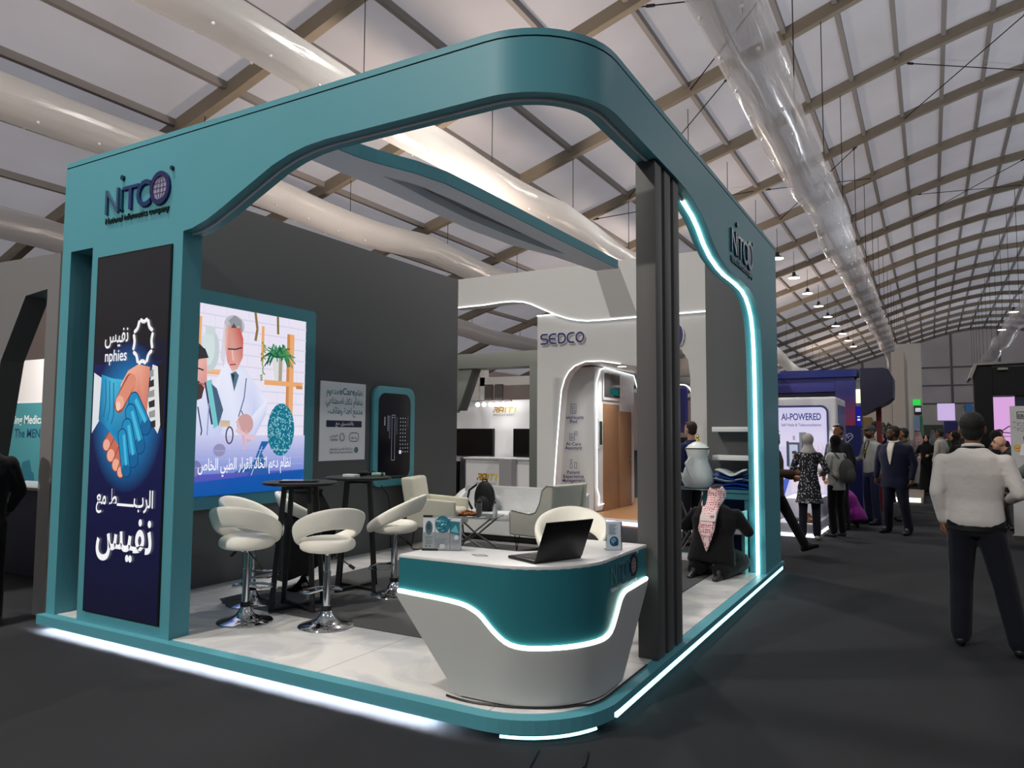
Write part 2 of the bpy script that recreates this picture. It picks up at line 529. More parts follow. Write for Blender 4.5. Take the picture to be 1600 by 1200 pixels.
def duct(label, x, z, r, m, y0, y1, sag=0., seed=1, kink=None, holes=0):
    o = thing('air_duct', label, 'air duct', (x, y0, z))
    rnd = random.Random(seed); nu = int((y1 - y0) / .8); ph = [rnd.uniform(0, 6) for _ in range(6)]
    def cz(y):
        q = z + .05 * math.sin(y * .9 + ph[0]) - (sag * abs(math.sin(y * PI / 10)) if sag else 0)
        if kink and y > kink[0]: q -= kink[1] * min(1, (y - kink[0]) / 12)
        return q
    def fn(u, v):
        y = y0 + (y1 - y0) * u; t = 2 * PI * v
        rr = r * (1 + .03 * math.sin(3 * t + y * 1.3 + ph[1]) + .02 * math.sin(5 * t - y * 2.1 + ph[2]))
        return (x + rr * math.cos(t) + .04 * math.sin(y * .5 + ph[3]), y, cz(y) + rr * math.sin(t))
    b = B(); b.grid(fn, nu, 22, cv=True); b.build('film_tube', m, o, smooth=True, angle=180)
    hb = B()
    for k in range(holes):
        y = y0 + (k + .5) * 1.15
        for sgn in (-1, 1):
            t = -PI / 2 + sgn * .62
            hb.sph((x + r * 1.01 * math.cos(t) + .04 * math.sin(y * .5 + ph[3]), y, cz(y) + r * 1.02 * math.sin(t)), .028, 8, 5)
    if holes: hb.build('outlet_dot_pattern', HOLE, o, smooth=True)
    for k in range(int((y1 - y0) / 5)):
        y = 1 + 5 * (k + math.ceil((y0 - 1) / 5))
        if y < y1: B().tube([(x, y, cz(y) + r * .9), (x, y, roof_z(x))], .012, 4).build('hanger_wire', CAB, o)
    return o
duct('clear plastic air duct hanging over the aisle right of the teal booth', -2.3, 7.6, .47, CLEAR, -6, 104, .12, 3, (58, 1.2), 30)
duct('clear plastic air duct ending above the black booth on the right', 4.2, 7.9, .45, CLEAR, 30, 100, .2, 5)
duct('white fabric air duct with bright upper edge, crossing above the teal portal', -9.75, 8.25, .40, WHITE_PVC, -6, 104, .12, 8, (50, 1.1), 22)
duct('white fabric air duct second from the left, dipping behind the grey booth wall', -14.6, 7.75, .42, WHITE_PVC, -6, 104, .12, 11, (60, 1.0), 20)
duct('white fabric air duct lowest on the left, entering behind the portal corner', -20, 6.75, .40, WHITE_PVC, -6, 104, .1, 14)

# ------------------------------------------------------------------ hanging hall lamps
LAMP_H = mat('lamp_housing', (70, 68, 66), .5, .5)
LAMP_E = emis('lamp_diffuser_glow', (255, 250, 240), 14)
proto = None
for lx, lz in LAMP_ROWS:
    for k in range(9):
        y = -8.3 + 10 * k
        lab = ('round glowing high-bay lamp in the left lamp row' if lx < 0 else 'round glowing high-bay lamp in the right lamp row')
        if proto is None:
            proto = thing('high_bay_lamp', lab, 'lamp', (lx, y, lz), 0, 'left row of high-bay lamps')
            B().lathe([(.02, .3), (.08, .28), (.1, .12), (.3, .02), (.31, -.02), (.29, -.02)], (lx, y, lz)).build('housing', LAMP_H, proto, smooth=True)
            B().lathe([(.285, -.02), (.285, -.035), (.01, -.04)], (lx, y, lz)).build('diffuser', LAMP_E, proto)
            B().tube([(lx, y, lz + .28), (lx, y, roof_z(lx))], .012, 5).build('cord', CAB, proto)
        else:
            dup(proto, (lx, y, lz), 0, lab, 'left row of high-bay lamps' if lx < 0 else 'right row of high-bay lamps')
        if k >= 3 and lx < 0:
            dup(proto, (lx, y + 5, lz), 0, lab, 'left row of high-bay lamps')
# ------------------------------------------------------------------ the teal stand
TEAL = mat('teal_paint', (82, 150, 163), .45, spec=.35, var=(1.2, .05))
TEALD = mat('teal_paint_soffit', (82, 150, 163), .45, spec=.35)
GREYW = mat('grey_wall_paint', (94, 95, 96), .7, spec=.25, var=(.8, .05))
GREYC = mat('grey_column_paint', (90, 89, 88), .55, spec=.3)
WHITE = mat('white_laminate', (222, 222, 222), .35, spec=.5)
BLACK = mat('black_metal', (16, 16, 17), .45, spec=.4)
LEDW = emis('white_led', (235, 240, 255), 450)
LEDC = emis('cyan_led', (160, 240, 248), 3)
LEDP = emis('portal_led_lit', (205, 250, 245), 9)
LEDO = mat('led_diffuser_off', (196, 196, 206), .4)
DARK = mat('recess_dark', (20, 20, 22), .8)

FX0, FY, RX, RY1 = -6.12, 3.32, -1.52, 8.87
T, RAD = .16, .55

def lerp_tab(tab, q):
    if q <= tab[0][0]: return tab[0][1]
    for (a, p), (b, r) in zip(tab[:-1], tab[1:]):
        if q <= b: return p + (r - p) * (q - a) / (b - a)
    return tab[-1][1]
FRONT = [(-4.6, 2.985), (-4.5, 2.995), (-4.35, 3.035), (-4.2, 3.095), (-4.03, 3.17), (-3.87, 3.24), (-3.72, 3.305), (-3.57, 3.35), (-3.42, 3.378), (-3.25, 3.39), (-2.07, 3.39)]
SIDE = [(3.87, 3.39), (5.0, 3.375), (5.25, 3.365), (5.43, 3.34), (5.68, 3.29), (5.84, 3.23), (6.01, 3.14), (6.2, 3.075), (6.45, 3.03), (6.68, 3.01), (7.1, 3.01), (7.4, 2.995), (7.6, 2.95), (7.74, 2.88), (7.85, 2.78), (7.915, 2.64), (7.955, 2.45), (7.975, 2.1), (7.985, 1.6), (7.99, .12)]
# stations: outer point, inward normal, bottom height
ST = []
for x, z in ((-4.6, .12), ) + tuple(FRONT): ST.append(((x, FY), (0, 1), z))
N = 12
for i in range(1, N):
    a = -PI / 2 + PI / 2 * i / N
    ST.append(((-2.07 + RAD * math.cos(a), 3.87 + RAD * math.sin(a)), (-math.cos(a), -math.sin(a)), 3.39))
for y, z in SIDE: ST.append(((RX, y), (-1, 0), z))
LEFT = [((-6.12, FY), (0, 1), .12), ((-6.0, FY), (0, 1), .12), ((-6.0, FY), (0, 1), 3.0), ((-5.7, FY), (0, 1), 3.0), ((-5.7, FY), (0, 1), .12)]
ALLST = LEFT + ST + [((RX, RY1), (-1, 0), .12)]

portal = thing('exhibition_portal', 'large teal curved portal frame of the exhibition stand, raised logo on both fascias', 'portal', (-4, 3.4, .12))
def band(stations, z1, o0=0., o1=T, z0=None):
    rings = []
    for (x, y), (nx, ny), zb in stations:
        zb = zb if z0 is None else z0
        a = (x + nx * o0, y + ny * o0); c = (x + nx * o1, y + ny * o1)
        rings.append([(a[0], a[1], zb), (a[0], a[1], z1), (c[0], c[1], z1), (c[0], c[1], zb)])
    return B().rings(rings)
band(ALLST, 3.7).build('frame_body', TEAL, portal, smooth=True, angle=35)
band(ALLST, 3.712, .006, T - .006, 3.698).build('shadow_gap', DARK, portal)
band(ALLST, 3.748, 0, T, 3.71).build('top_capping', TEAL, portal, smooth=True, angle=35)
# niche behind the narrow slot of the left post
B().bx(-6.03, -6.0, FY + T, 3.8, .12, 3.05).bx(-6.0, -5.66, 3.74, 3.8, .12, 3.05).bx(-6.0, -5.7, FY + T, 3.8, 3.0, 3.05).build('niche_lining', TEALD, portal)
# LED profile along the soffit
cen = [((x + nx * T * .5, y + ny * T * .5, z - .002), y) for (x, y), (nx, ny), z in ST[1:]]
i0 = next(i for i, c in enumerate(cen) if c[1] >= 5.4)
B().tube([c[0] for c in cen[:i0 + 1]], .011, 8).build('led_profile_off', LEDO, portal, smooth=True, label='unlit grey LED profile under the fascia')
B().tube([(c[0][0], c[0][1] - .004, c[0][2]) for c in cen[i0:]], .016, 8).build('led_profile_lit', LEDP, portal, smooth=True, label='glowing white LED profile down the right post')

def nitco(name, parent, o, u, w, s, cols, metal=.5):
    """raised logo lettering; s = width of the word in metres"""
    a = Art(o, u, w)
    N_, I_, T_, C_, O_, G_, D_, L_ = cols
    e = .018 if s > .6 else .006
    k = s / 3.0
    a.text('N', 0, 0, k * 1.05, N_, width=k * .62, ext=e)
    for x0, y0, x1, y1 in ((.72, 0, .8, .62), (.69, 0, .83, .05)):
        P = [(k * x0, k * y0), (k * x1, k * y0), (k * x1, k * y1), (k * x0, k * y1)]
        n = len(a.v); a.v += [a.pt(p[0], p[1], 0) for p in P] + [a.pt(p[0], p[1], e) for p in P]
        for f in ((4, 5, 6, 7), (0, 1, 5, 4), (1, 2, 6, 5), (2, 3, 7, 6), (3, 0, 4, 7)):
            a.f.append(tuple(q + n for q in f)); a.c.append([I_] * 4)
    a.disc3(k * .76, k * .98, k * .075, k * .075, e, D_, 14)
    a.text('T', k * .82, 0, k * 1.0, T_, width=k * .72, ext=e)
    a.text('C', k * 1.48, 0, k * 1.05, C_, bold=.015, width=k * .62, ext=e)
    a.disc3(k * 2.5, k * .40, k * .43, k * .47, e, O_, 28, hole=.7)
    a.disc3(k * 2.5, k * .40, k * .31, k * .34, e * .6, G_, 24)
    g = (70, 78, 110)
    a.k = int(e * .7 / a.step)
    for q in (-.14, 0, .14): a.line([(k * 2.22, k * (.40 + q)), (k * 2.78, k * (.40 + q))], k * .022, g)
    a.ring(k * 2.5, k * .4, k * .14, k * .33, k * .022, g, 20); a.line([(k * 2.5, k * .08), (k * 2.5, k * .72)], k * .022, g)
    a.disc3(k * 2.98, k * .88, k * .06, k * .06, e, D_, 12)
    a.k = 1
    a.text('National informatics company', 0, -k * .28, k * .25, L_, bold=.0, width=k * 2.9, ext=e * .6)
    return a.build(name, attr_mat('logo_enamel', 0, .3, metal), parent)
nitco('logo_lettering', portal, (-5.535, FY, 3.235), (1, 0, 0), (0, 0, 1), .80,
      ((70, 105, 132), (44, 90, 120), (52, 70, 128), (40, 66, 120), (48, 52, 104), (178, 170, 200), (22, 66, 82), (40, 66, 66)))
nitco('logo_lettering', portal, (RX, 6.62, 3.20), (0, 1, 0), (0, 0, 1), .92,
      ((62, 104, 118), (50, 92, 104), (70, 100, 116), (58, 90, 108), (52, 88, 106), (110, 130, 146), (36, 78, 88), (30, 66, 74)))

# ------------------------------------------------------------------ raised platform
def tile_mat():
    m = mat('glossy_white_tile', (226, 224, 220), .13, spec=.6)
    nt = m.node_tree; p = nt.nodes['Principled BSDF']
    tc = nt.nodes.new('ShaderNodeTexCoord'); br = nt.nodes.new('ShaderNodeTexBrick'); mp = nt.nodes.new('ShaderNodeMapping')
    mp.inputs['Location'].default_value = (.43, .31, 0)
    br.offset = 0; br.inputs['Scale'].default_value = 1; br.inputs['Mortar Size'].default_value = .003
    br.inputs['Brick Width'].default_value = 1.2; br.inputs['Row Height'].default_value = 1.2
    n = nt.nodes.new('ShaderNodeTexNoise'); n.inputs['Scale'].default_value = 1.3; n.inputs['Detail'].default_value = 7; n.inputs['Distortion'].default_value = 2.2
    r = nt.nodes.new('ShaderNodeValToRGB')
    r.color_ramp.elements[0].position = .42; r.color_ramp.elements[0].color = lin((206, 206, 208)) + [1]
    r.color_ramp.elements[1].position = .56; r.color_ramp.elements[1].color = lin((228, 226, 222)) + [1]
    nt.links.new(tc.outputs['Object'], mp.inputs['Vector']); nt.links.new(mp.outputs[0], br.inputs['Vector'])
    nt.links.new(tc.outputs['Object'], n.inputs['Vector']); nt.links.new(n.outputs['Fac'], r.inputs[0])
    nt.links.new(r.outputs[0], br.inputs['Color1']); nt.links.new(r.outputs[0], br.inputs['Color2'])
    br.inputs['Mortar'].default_value = lin((150, 152, 154)) + [1]
    nt.links.new(br.outputs['Color'], p.inputs['Base Color'])
    return m
plat = thing('stand_platform', 'raised stand platform with glossy white tiles and teal edge lit from below', 'platform', (-4, 6, 0))
X0, X1, Y0, Y1 = -6.14, -1.5, 3.26, 8.95
rr = lambda d, r: rrpts(X0 + d, Y0 + d, X1 - d, Y1 - d, (r, 0, 0, 0), 14)[:]
out = rr(0, .56)
def slab(d, z0, z1, r): return B().prism(rrpts(X0 + d, Y0 + d, X1 - d, Y1 - d, (r, 0, 0, 0), 14), 'z', z0, z1)
# rrpts lists the bottom-right corner first
b = B().prism(rrpts(X0, Y0, X1, Y1, (.56, 0, 0, 0), 14), 'z', .078, .12)
# deeper fascia along the front and round the corner
fr = [(X0, Y0)] + [(x, y) for x, y in rrpts(X0, Y0, X1, Y1, (.56, 0, 0, 0), 14)[:14]]
inn = [(x - .03 * (x > -2.06) * 1.0, y + .03) for x, y in fr]
b.rings([[(p[0], p[1], .048), (p[0], p[1], .0785), (q[0], q[1], .0785), (q[0], q[1], .048)] for p, q in zip(fr, inn)])
b.build('teal_edge', TEAL, plat)
slab(.085, .1, .1235, .48).build('tiled_floor', tile_mat(), plat)
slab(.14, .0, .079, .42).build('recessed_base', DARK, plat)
B().tube([(-6.08, Y0 + .058, .067), (-2.35, Y0 + .058, .067)], .007, 6).build('led_strip', LEDW, plat, label='white LED strip under the front edge')
B().bx(X1 - .03, X1 - .012, 3.82, Y1 - .03, .03, .079).build('led_strip', LEDC, plat, label='cyan LED strip under the right edge')
arc = rrpts(X0 + .03, Y0 + .03, X1 - .03, Y1 - .03, (.53, 0, 0, 0), 14)[2:12]
B().tube([(x, y, .024) for x, y in arc], .008, 6).build('led_strip', LEDC, plat, label='cyan LED strip under the rounded corner')

RUG = mat('rug_grey', (92, 92, 93), .95, spec=.1, var=(60, .12), bump=(300, .5))
rug = B().prism([(-5.2, 4.24), (-2.0, 4.25), (-2.0, 8.35), (-5.3, 8.3)], 'z', .1235, .131)
rug.rings([[(-5.2 - .02 * i, 4.26 - .004 * i, .127 + .006 * i * i), (-5.2 - .02 * i, 4.26 - .004 * i, .133 + .006 * i * i), (-5.2 - .02 * i, 4.48 + .15 * (3 - i), .133 + .006 * i * i), (-5.2 - .02 * i, 4.48 + .15 * (3 - i), .127 + .006 * i * i)] for i in range(3)])
tag(rug.build('area_rug', RUG), 'dark grey carpet laid on the white tiles, one corner curling up', 'rug')

# ------------------------------------------------------------------ walls of the stand
tag(B().bx(-6.04, -5.9, FY + T + .01, 8.77, .1235, 3.78).build('partition', GREYW, bevel=.004), 'tall grey partition wall of the stand carrying the video wall', 'partition')
tag(B().bx(-2.28, -1.69, 8.62, 8.76, .1235, 3.66).build('partition', GREYW, bevel=.004), 'narrow grey partition behind the kneeling man, with two white shelves', 'partition')

col = thing('slatted_column', 'grey slatted column standing beside the reception counter, up to the teal fascia', 'column', (-1.6, 4.9, .12))
for y0, y1 in ((4.6, 4.735), (4.80, 4.93), (4.995, 5.12)):
    B().bx(-1.675, -1.54, y0, y1, .1235, 3.37).build('fin', GREYC, col, bevel=.002)
B().bx(-1.675, -1.64, 4.735, 4.995, .1235, 3.37).build('web_panel', mat('column_web', (60, 60, 60), .7), col)

beam = thing('canopy_beam', 'long grey canopy beam with teal side curving over the stand to its back', 'beam', (-3.7, 5, 3.65))
RB = [(-3.72, 3.47), (-3.72, 3.99), (-3.70, 4.14), (-3.66, 4.30), (-3.60, 4.46), (-3.53, 4.64), (-3.46, 4.95), (-3.44, 5.33), (-3.42, 5.99), (-3.40, 7.06), (-3.36, 8.58)]
LB = [(-4.1, 3.47), (-4.06, 4.31), (-4.04, 4.74), (-4.04, 5.40), (-4.05, 6.24), (-3.98, 6.96), (-3.8, 7.63), (-3.67, 8.58)]
LU = [(-3.82, 4.55), (-3.73, 4.78), (-3.69, 4.96), (-3.66, 5.42), (-3.645, 6.41), (-3.63, 7.61)]
LL = [(-3.82, 4.55), (-3.82, 4.84), (-3.85, 5.28), (-3.86, 5.91), (-3.81, 6.66), (-3.73, 7.28), (-3.63, 7.61)]
BG = mat('canopy_grey', (232, 232, 240), .6, spec=.3)
b = B()
b.prism(LB[:1] + LB[1:] + [(-3.63, 8.58), (-3.63, 7.61)] + LL[::-1][1:] + [(-3.82, 3.47)], 'z', 3.64, 3.74)
b.prism([(-3.82, 3.47)] + LU + [(-3.63, 8.58), (-3.385, 8.58)] + [(x - .022, y) for x, y in RB[::-1][1:]], 'z', 3.64, 3.74)
b.build('underside', BG, beam)
B().prism(LU + LL[::-1][1:-1], 'z', 3.715, 3.74).build('recess_panel', mat('canopy_recess', (130, 131, 136), .6), beam, label='dark lens-shaped recess')
B().rings([[(x, y, 3.638), (x - .02, y, 3.638), (x - .02, y, 3.742), (x, y, 3.742)] for x, y in RB]).build('teal_side', TEALD, beam, label='teal side board')

# ------------------------------------------------------------------ portrait screen on the left post
def hand_art(a, ox, oy, s):
    """handshake: bare hand in a dark sleeve meets a blue-gloved hand"""
    P = lambda pts: [(ox + x * s, oy + y * s) for x, y in pts]
    a.poly(P([(-.5, .42), (-.36, .36), (-.34, .05), (-.5, -.12)]), (222, 226, 232))
    a.poly(P([(.5, .5), (.34, .42), (.36, .02), (.5, -.1)]), (12, 14, 22))
    a.poly(P([(.40, .44), (.33, .46), (.27, .05), (.43, -.12), (.46, -.05)]), (226, 226, 226))
    for i in range(6): a.poly(P([(.27 + .008 * i, .40 - .085 * i), (.345 + .01 * i, .42 - .085 * i), (.35 + .01 * i, .36 - .085 * i), (.275 + .01 * i, .35 - .085 * i)]), (40, 40, 44) if i % 2 else (150, 150, 150))
    sk, sk2, sk3 = (222, 140, 116), (198, 108, 90), (240, 170, 146)
    gl, gd, gh, go = (18, 140, 190), (8, 96, 150), (70, 184, 218), (4, 66, 116)
    def cap(p, q, w, col, tip=None):
        a.line(P([p, q]), w * s, col); a.ell(ox + p[0] * s, oy + p[1] * s, w / 2 * s, w / 2 * s, col, 16); a.ell(ox + q[0] * s, oy + q[1] * s, w / 2 * s, w / 2 * s, tip or col, 16)
    # fingers of the bare hand closing round from below
    for p, q, w in (((-.10, -.04), (-.27, -.22), .10), ((-.05, -.12), (-.20, -.31), .11), ((.0, -.2), (-.12, -.39), .105), ((.03, -.28), (-.05, -.45), .09)):
        cap(p, q, w + .02, (140, 62, 54)); cap(p, q, w, sk2, sk3)
    # back of the gloved hand and its forearm
    a.poly(P([(-.38, .40), (-.22, .36), (-.04, .34), (.10, .22), (.20, .04), (.12, -.18), (.0, -.30), (-.12, -.20), (-.26, -.08), (-.40, .0)]), [gl, gh, gh, gl, gl, gd, gd, gl, gl, gd])
    a.poly(P([(.30, .44), (.14, .47), (-.0, .42), (-.10, .30), (-.06, .20), (.06, .16), (.18, .10), (.28, -.02)]), [sk, sk3, sk3, sk3, sk, sk2, sk2, sk2])
    for t in (.04, .1, .16): a.line(P([(-.36 + t, .37 - t * .3), (-.34 + t, .2 - t), (-.37 + t, .04 - t * .5)]), .012 * s, gd)
    for p, q, w in (((.10, .16), (.27, -.06), .135), ((.06, .06), (.20, -.22), .135), ((.02, -.06), (.12, -.34), .125), ((-.04, -.14), (.03, -.43), .11)):
        cap(p, q, w + .022, go); cap(p, q, w, gl, gd); a.line(P([(p[0] + .02, p[1] + .01), (q[0] + .0, q[1] + .04)]), w * .3 * s, gh)
    # bare thumb lying over the glove
    cap((.04, .32), (-.10, .13), .15, (150, 72, 60)); cap((.06, .33), (-.095, .145), .125, sk, sk3); a.ell(ox - .115 * s, oy + .115 * s, .032 * s, .042 * s, (246, 204, 190), 12)

def sun_logo(a, cx, cy, rx, ry, w, col):
    for k in range(8):
        t = PI / 2 + k * PI / 4
        q = [(t + .29 * (i / 4 - 1), 1 - .13 * math.cos((i / 4 - 1) * PI / 2)) for i in range(9)]
        pts = [(cx + rx * m * math.cos(u), cy + ry * m * math.sin(u)) for u, m in q]
        a.line(pts, w, col)
        for e in (pts[0], pts[-1]): a.ell(e[0], e[1], w / 2, w / 2, col, 10)

tot = thing('led_screen', 'tall portrait LED screen in the left teal post showing a handshake and white Arabic lettering', 'screen', (-5.15, FY, 1.5))
B().bx(-5.605, -4.705, FY - .012, FY + .05, .205, 2.905).build('cabinet', BLACK, tot)
a = Art((-5.595, FY - .013, .213), (1, 0, 0), (0, 0, 1))
W, Hh = .88, 2.68
navy, deep, blk = (4, 8, 52), (2, 4, 38), (18, 18, 22)
a.rect(0, 0, W, .9, deep, (4, 10, 62)); a.rect(0, .9, W, 1.85, (4, 10, 62), (8, 20, 84)); a.rect(0, 1.85, W, Hh, (9, 12, 40), blk); a.rect(0, 2.0, W, Hh, blk)
a.ell(W / 2, 1.45, .44, .56, (24, 160, 236), 40, edge=(5, 14, 70))

hand_art(a, W / 2, 1.43, .86)
wh = (246, 246, 250)
a.text(arabic('\u0646\u0641\u064a\u0633'), .43, 2.01, .17, wh, 'R', .01, width=.29)
a.text('nphies', .42, 1.87, .125, wh, 'R', .012, width=.27)
sun_logo(a, .61, 2.0, .115, .165, .028, wh)
a.text(arabic('\u0627\u0644\u0631\u0628\u0640\u0640\u0640\u0640\u0640\u0640\u0637 \u0645\u0639'), .80, .80, .17, wh, 'R', .014, width=.68)
a.text(arabic('\u0646\u0641\u064a\u0633'), .80, .48, .37, wh, 'R', .02, width=.66)
a.build('display', attr_mat('screen_glow', .95, .25), tot)

# ------------------------------------------------------------------ video wall on the left partition
vw = thing('video_wall', 'landscape video wall in a teal frame on the grey partition, showing two doctors at a table', 'screen', (-5.88, 4.8, 1.9))
SX = -5.845
B().prism(rrpts(3.6, .84, 5.9, 2.88, (.25, .04, .02, .02)), 'x', -5.898, SX).build('teal_frame', TEAL, vw)
# picture; u runs towards +y, seen from +x
a = Art((SX + .001, 3.72, .965), (0, 1, 0), (0, 0, 1))
W, Hh = 2.03, 1.785
def scr(pts, cols): a.poly(pts, cols)
base = rrpts(0, 0, W, Hh, (.17, 0, 0, 0))
a.poly(base, [(236, 230, 246)] * len(base))
for r in range(12):
    y = .42 + r * .115
    a.rect(0, y, W, y + .012, (216, 212, 236))
    for c in range(8):
        x = .08 + c * .26 + (r % 2) * .13
        if x < W - .02: a.rect(x, y, x + .008, min(Hh, y + .115), (224, 220, 240))
orn, or2 = (236, 172, 116), (206, 138, 84)
# shelves, vase, plants
a.rect(.66, 1.18, .72, 1.66, orn); a.rect(.55, 1.13, 1.2, 1.18, orn, (244, 196, 150))
vx = -.10
a.ell(vx + .92, 1.36, .10, .2, (196, 210, 214)); a.ell(vx + .90, 1.38, .07, .17, (214, 226, 228)); a.rect(vx + .86, 1.5, vx + .97, 1.58, (206, 218, 220))
a.rect(1.76, .52, 1.80, 1.62, or2); a.rect(1.80, .52, 1.86, 1.62, orn); a.rect(1.47, 1.07, 1.99, 1.12, orn); a.rect(1.9, 1.05, 1.99, 1.085, or2)
a.rect(1.42, 1.3, 1.455, 1.66, orn)
a.poly([(1.60, 1.12), (1.70, 1.12), (1.73, 1.36), (1.56, 1.36)], (222, 222, 222)); a.rect(1.655, 1.12, 1.70, 1.36, (170, 160, 140))
rg = random.Random(3)
for i in range(46):
    x = 1.64 + rg.uniform(-.05, .05); t = rg.uniform(.1, PI - .1); L = rg.uniform(.08, .2); q = rg.uniform(-.12, .05)
    a.line([(x, 1.36), (x + L * .6 * math.cos(t), 1.36 + L * math.sin(t) * .8), (x + L * 1.1 * math.cos(t), 1.36 + L * math.sin(t) * .5 + q)], .014, rg.choice([(24, 110, 84), (46, 140, 96), (90, 150, 70), (20, 86, 70)]))
for i in range(18): a.line([(1.44, 1.5 - i * .022), (1.44 + rg.uniform(-.03, .05), 1.48 - i * .022)], .014, (110, 150, 60))
a.line([(1.33, 1.785), (1.36, 1.62), (1.34, 1.5)], .03, (140, 116, 70)); a.line([(1.62, 1.785), (1.63, 1.6)], .03, (130, 110, 60))
OX = -.09
class Sh:
    def poly(q, p, c): a.poly([(x + OX, y) for x, y in p], c)
    def ell(q, x, y, *r): a.ell(x + OX, y, *r)
    def line(q, p, *r): a.line([(x + OX, y) for x, y in p], *r)
sh_ = Sh()
# doctor leaning over (grey hair, white coat)
ct, c2, c3 = (222, 226, 250), (196, 204, 242), (238, 240, 255)
sh_.poly([(.98, .46), (1.02, .80), (1.0, 1.1), (1.06, 1.24), (1.30, 1.22), (1.42, 1.10), (1.60, .92), (1.58, .76), (1.44, .52), (1.30, .42)], [c2, ct, c3, c3, ct, ct, ct, c2, c2, ct])
sh_.poly([(1.44, 1.06), (1.60, .92), (1.57, .74), (1.40, .50), (1.28, .48), (1.26, .58), (1.42, .78)], [ct, c3, c2, c2, c2, ct, c2])
sh_.poly([(.98, 1.06), (1.05, .9), (1.06, .6), (.96, .5), (.94, .8)], [c3, ct, c2, c2, ct])
sh_.ell(1.17, 1.62, .12, .1, (190, 190, 198)); sh_.poly([(1.05, 1.64), (1.02, 1.3), (1.06, 1.2), (1.1, 1.55)], (216, 214, 226))
sh_.poly([(1.06, 1.58), (1.11, 1.62), (1.24, 1.60), (1.28, 1.50), (1.28, 1.32), (1.22, 1.20), (1.16, 1.17), (1.10, 1.26), (1.06, 1.42)], [(236, 190, 184), (214, 150, 136), (204, 84, 78), (198, 90, 84), (206, 126, 118), (226, 168, 160), (232, 190, 182), (226, 150, 142), (240, 200, 196)])
sh_.poly([(1.1, 1.66), (1.14, 1.6), (1.22, 1.62), (1.27, 1.56), (1.25, 1.68), (1.17, 1.72)], (150, 150, 158)); sh_.poly([(1.13, 1.59), (1.2, 1.6), (1.16, 1.64)], (84, 80, 84))
sh_.line([(1.1, 1.385), (1.19, 1.39), (1.27, 1.415)], .014, (70, 56, 62)); sh_.line([(1.15, 1.38), (1.17, 1.28)], .016, (244, 196, 190)); sh_.line([(1.13, 1.235), (1.20, 1.245)], .012, (150, 70, 76))
sh_.poly([(1.14, 1.15), (1.2, 1.18), (1.24, 1.14), (1.19, .98)], (84, 116, 130)); sh_.poly([(1.15, 1.15), (1.19, 1.15), (1.18, 1.06)], (40, 50, 60))
sh_.line([(1.33, 1.12), (1.31, .92), (1.27, .8)], .012, (92, 96, 128)); sh_.line([(1.27, .8), (1.25, .74)], .012, (92, 96, 128)); sh_.line([(1.28, .8), (1.31, .75)], .012, (92, 96, 128))
# seated doctor at the left (dark hair, beard)
a.poly([(0, .9), (.46, .95), (.62, 1.05), (.84, .95), (.92, .7), (.98, .5), (.7, .36), (0, .36)], [ct, c3, ct, ct, c2, c2, c2, ct])
a.ell(.62, 1.26, .16, .16, (52, 44, 48)); a.poly([(.56, 1.34), (.78, 1.28), (.79, 1.06), (.74, .92), (.62, .9), (.55, 1.05)], [(226, 176, 166), (232, 172, 164), (226, 150, 146), (208, 140, 134), (200, 150, 144), (226, 190, 182)])
a.poly([(.52, 1.34), (.6, 1.42), (.76, 1.36), (.80, 1.28), (.7, 1.26), (.62, 1.2)], (46, 40, 46)); a.poly([(.62, 1.02), (.7, 1.06), (.76, 1.0), (.74, .9), (.64, .86)], (70, 52, 52))
a.line([(.66, 1.18), (.75, 1.16)], .014, (50, 40, 46)); a.line([(.70, 1.035), (.76, 1.03)], .012, (170, 84, 84))
a.poly([(.78, 1.06), (.84, 1.08), (.94, .66), (.88, .62)], (120, 200, 206)); a.poly([(.84, 1.04), (.9, 1.0), (.98, .8), (.93, .64)], (70, 96, 124)); a.line([(.77, 1.05), (.86, .66)], .02, (50, 56, 84))
a.line([(.70, .82), (.75, .6), (.73, .5)], .014, (60, 66, 96)); a.line([(.82, .86), (.8, .3)], .012, (150, 150, 200))
# table, hands, plant ball and the blue fade
a.rect(0, .2, W, .56, (120, 140, 214), (206, 206, 240)); a.rect(0, 0, W, .2, (0, 74, 160), (92, 90, 190))
a.rect(.95, .64, 1.06, .70, (222, 196, 150), (200, 180, 160))
a.ell(1.24, .67, .1, .1, (206, 160, 160)); a.line([(1.18, .62), (1.14, .7)], .03, (226, 186, 186)); a.line([(1.24, .6), (1.3, .5)], .05, (216, 172, 176)); a.line([(1.14, .62), (1.24, .55), (1.36, .54)], .05, (226, 196, 210)); a.line([(1.22, .56), (1.25, .42)], .036, (216, 180, 204))
a.ring(1.06, .56, .04, .08, .016, (84, 72, 100), 14)
a.ell(.95, .42, .07, .06, (150, 144, 184)); a.ell(.66, .26, .1, .08, (120, 120, 176))
a.ell(1.70, .62, .18, .27, (14, 112, 138))
for i in range(420):
    t = rg.uniform(0, 6.28); q = math.sqrt(rg.random()); x = 1.70 + .175 * q * math.cos(t); y = .62 + .265 * q * math.sin(t)
    a.k -= 1; a.ell(x, y, .009, .009, rg.choice([(120, 196, 206), (30, 140, 156), (6, 90, 124), (180, 222, 226)]), 5)
a.k += 1
a.poly([(1.3, .2), (1.55, .5), (1.45, .5), (1.36, .3), (1.12, .2)], (28, 96, 168)); a.poly([(1.26, .12), (1.4, .38), (1.46, .38), (1.6, .12)], [(60, 80, 170), (20, 110, 150), (30, 110, 160), (40, 80, 176)])
a.line([(1.3, .1), (1.46, .45)], .008, (200, 210, 250))
for y in (.33, .41, .26): a.rect(.3, y, W - .02, y + .006, (170, 176, 234))
b0 = [(0, 0), (W - .17, 0)] + rrpts(0, 0, W, Hh, (.17, 0, 0, 0))[1:7] + [(W, .2)]
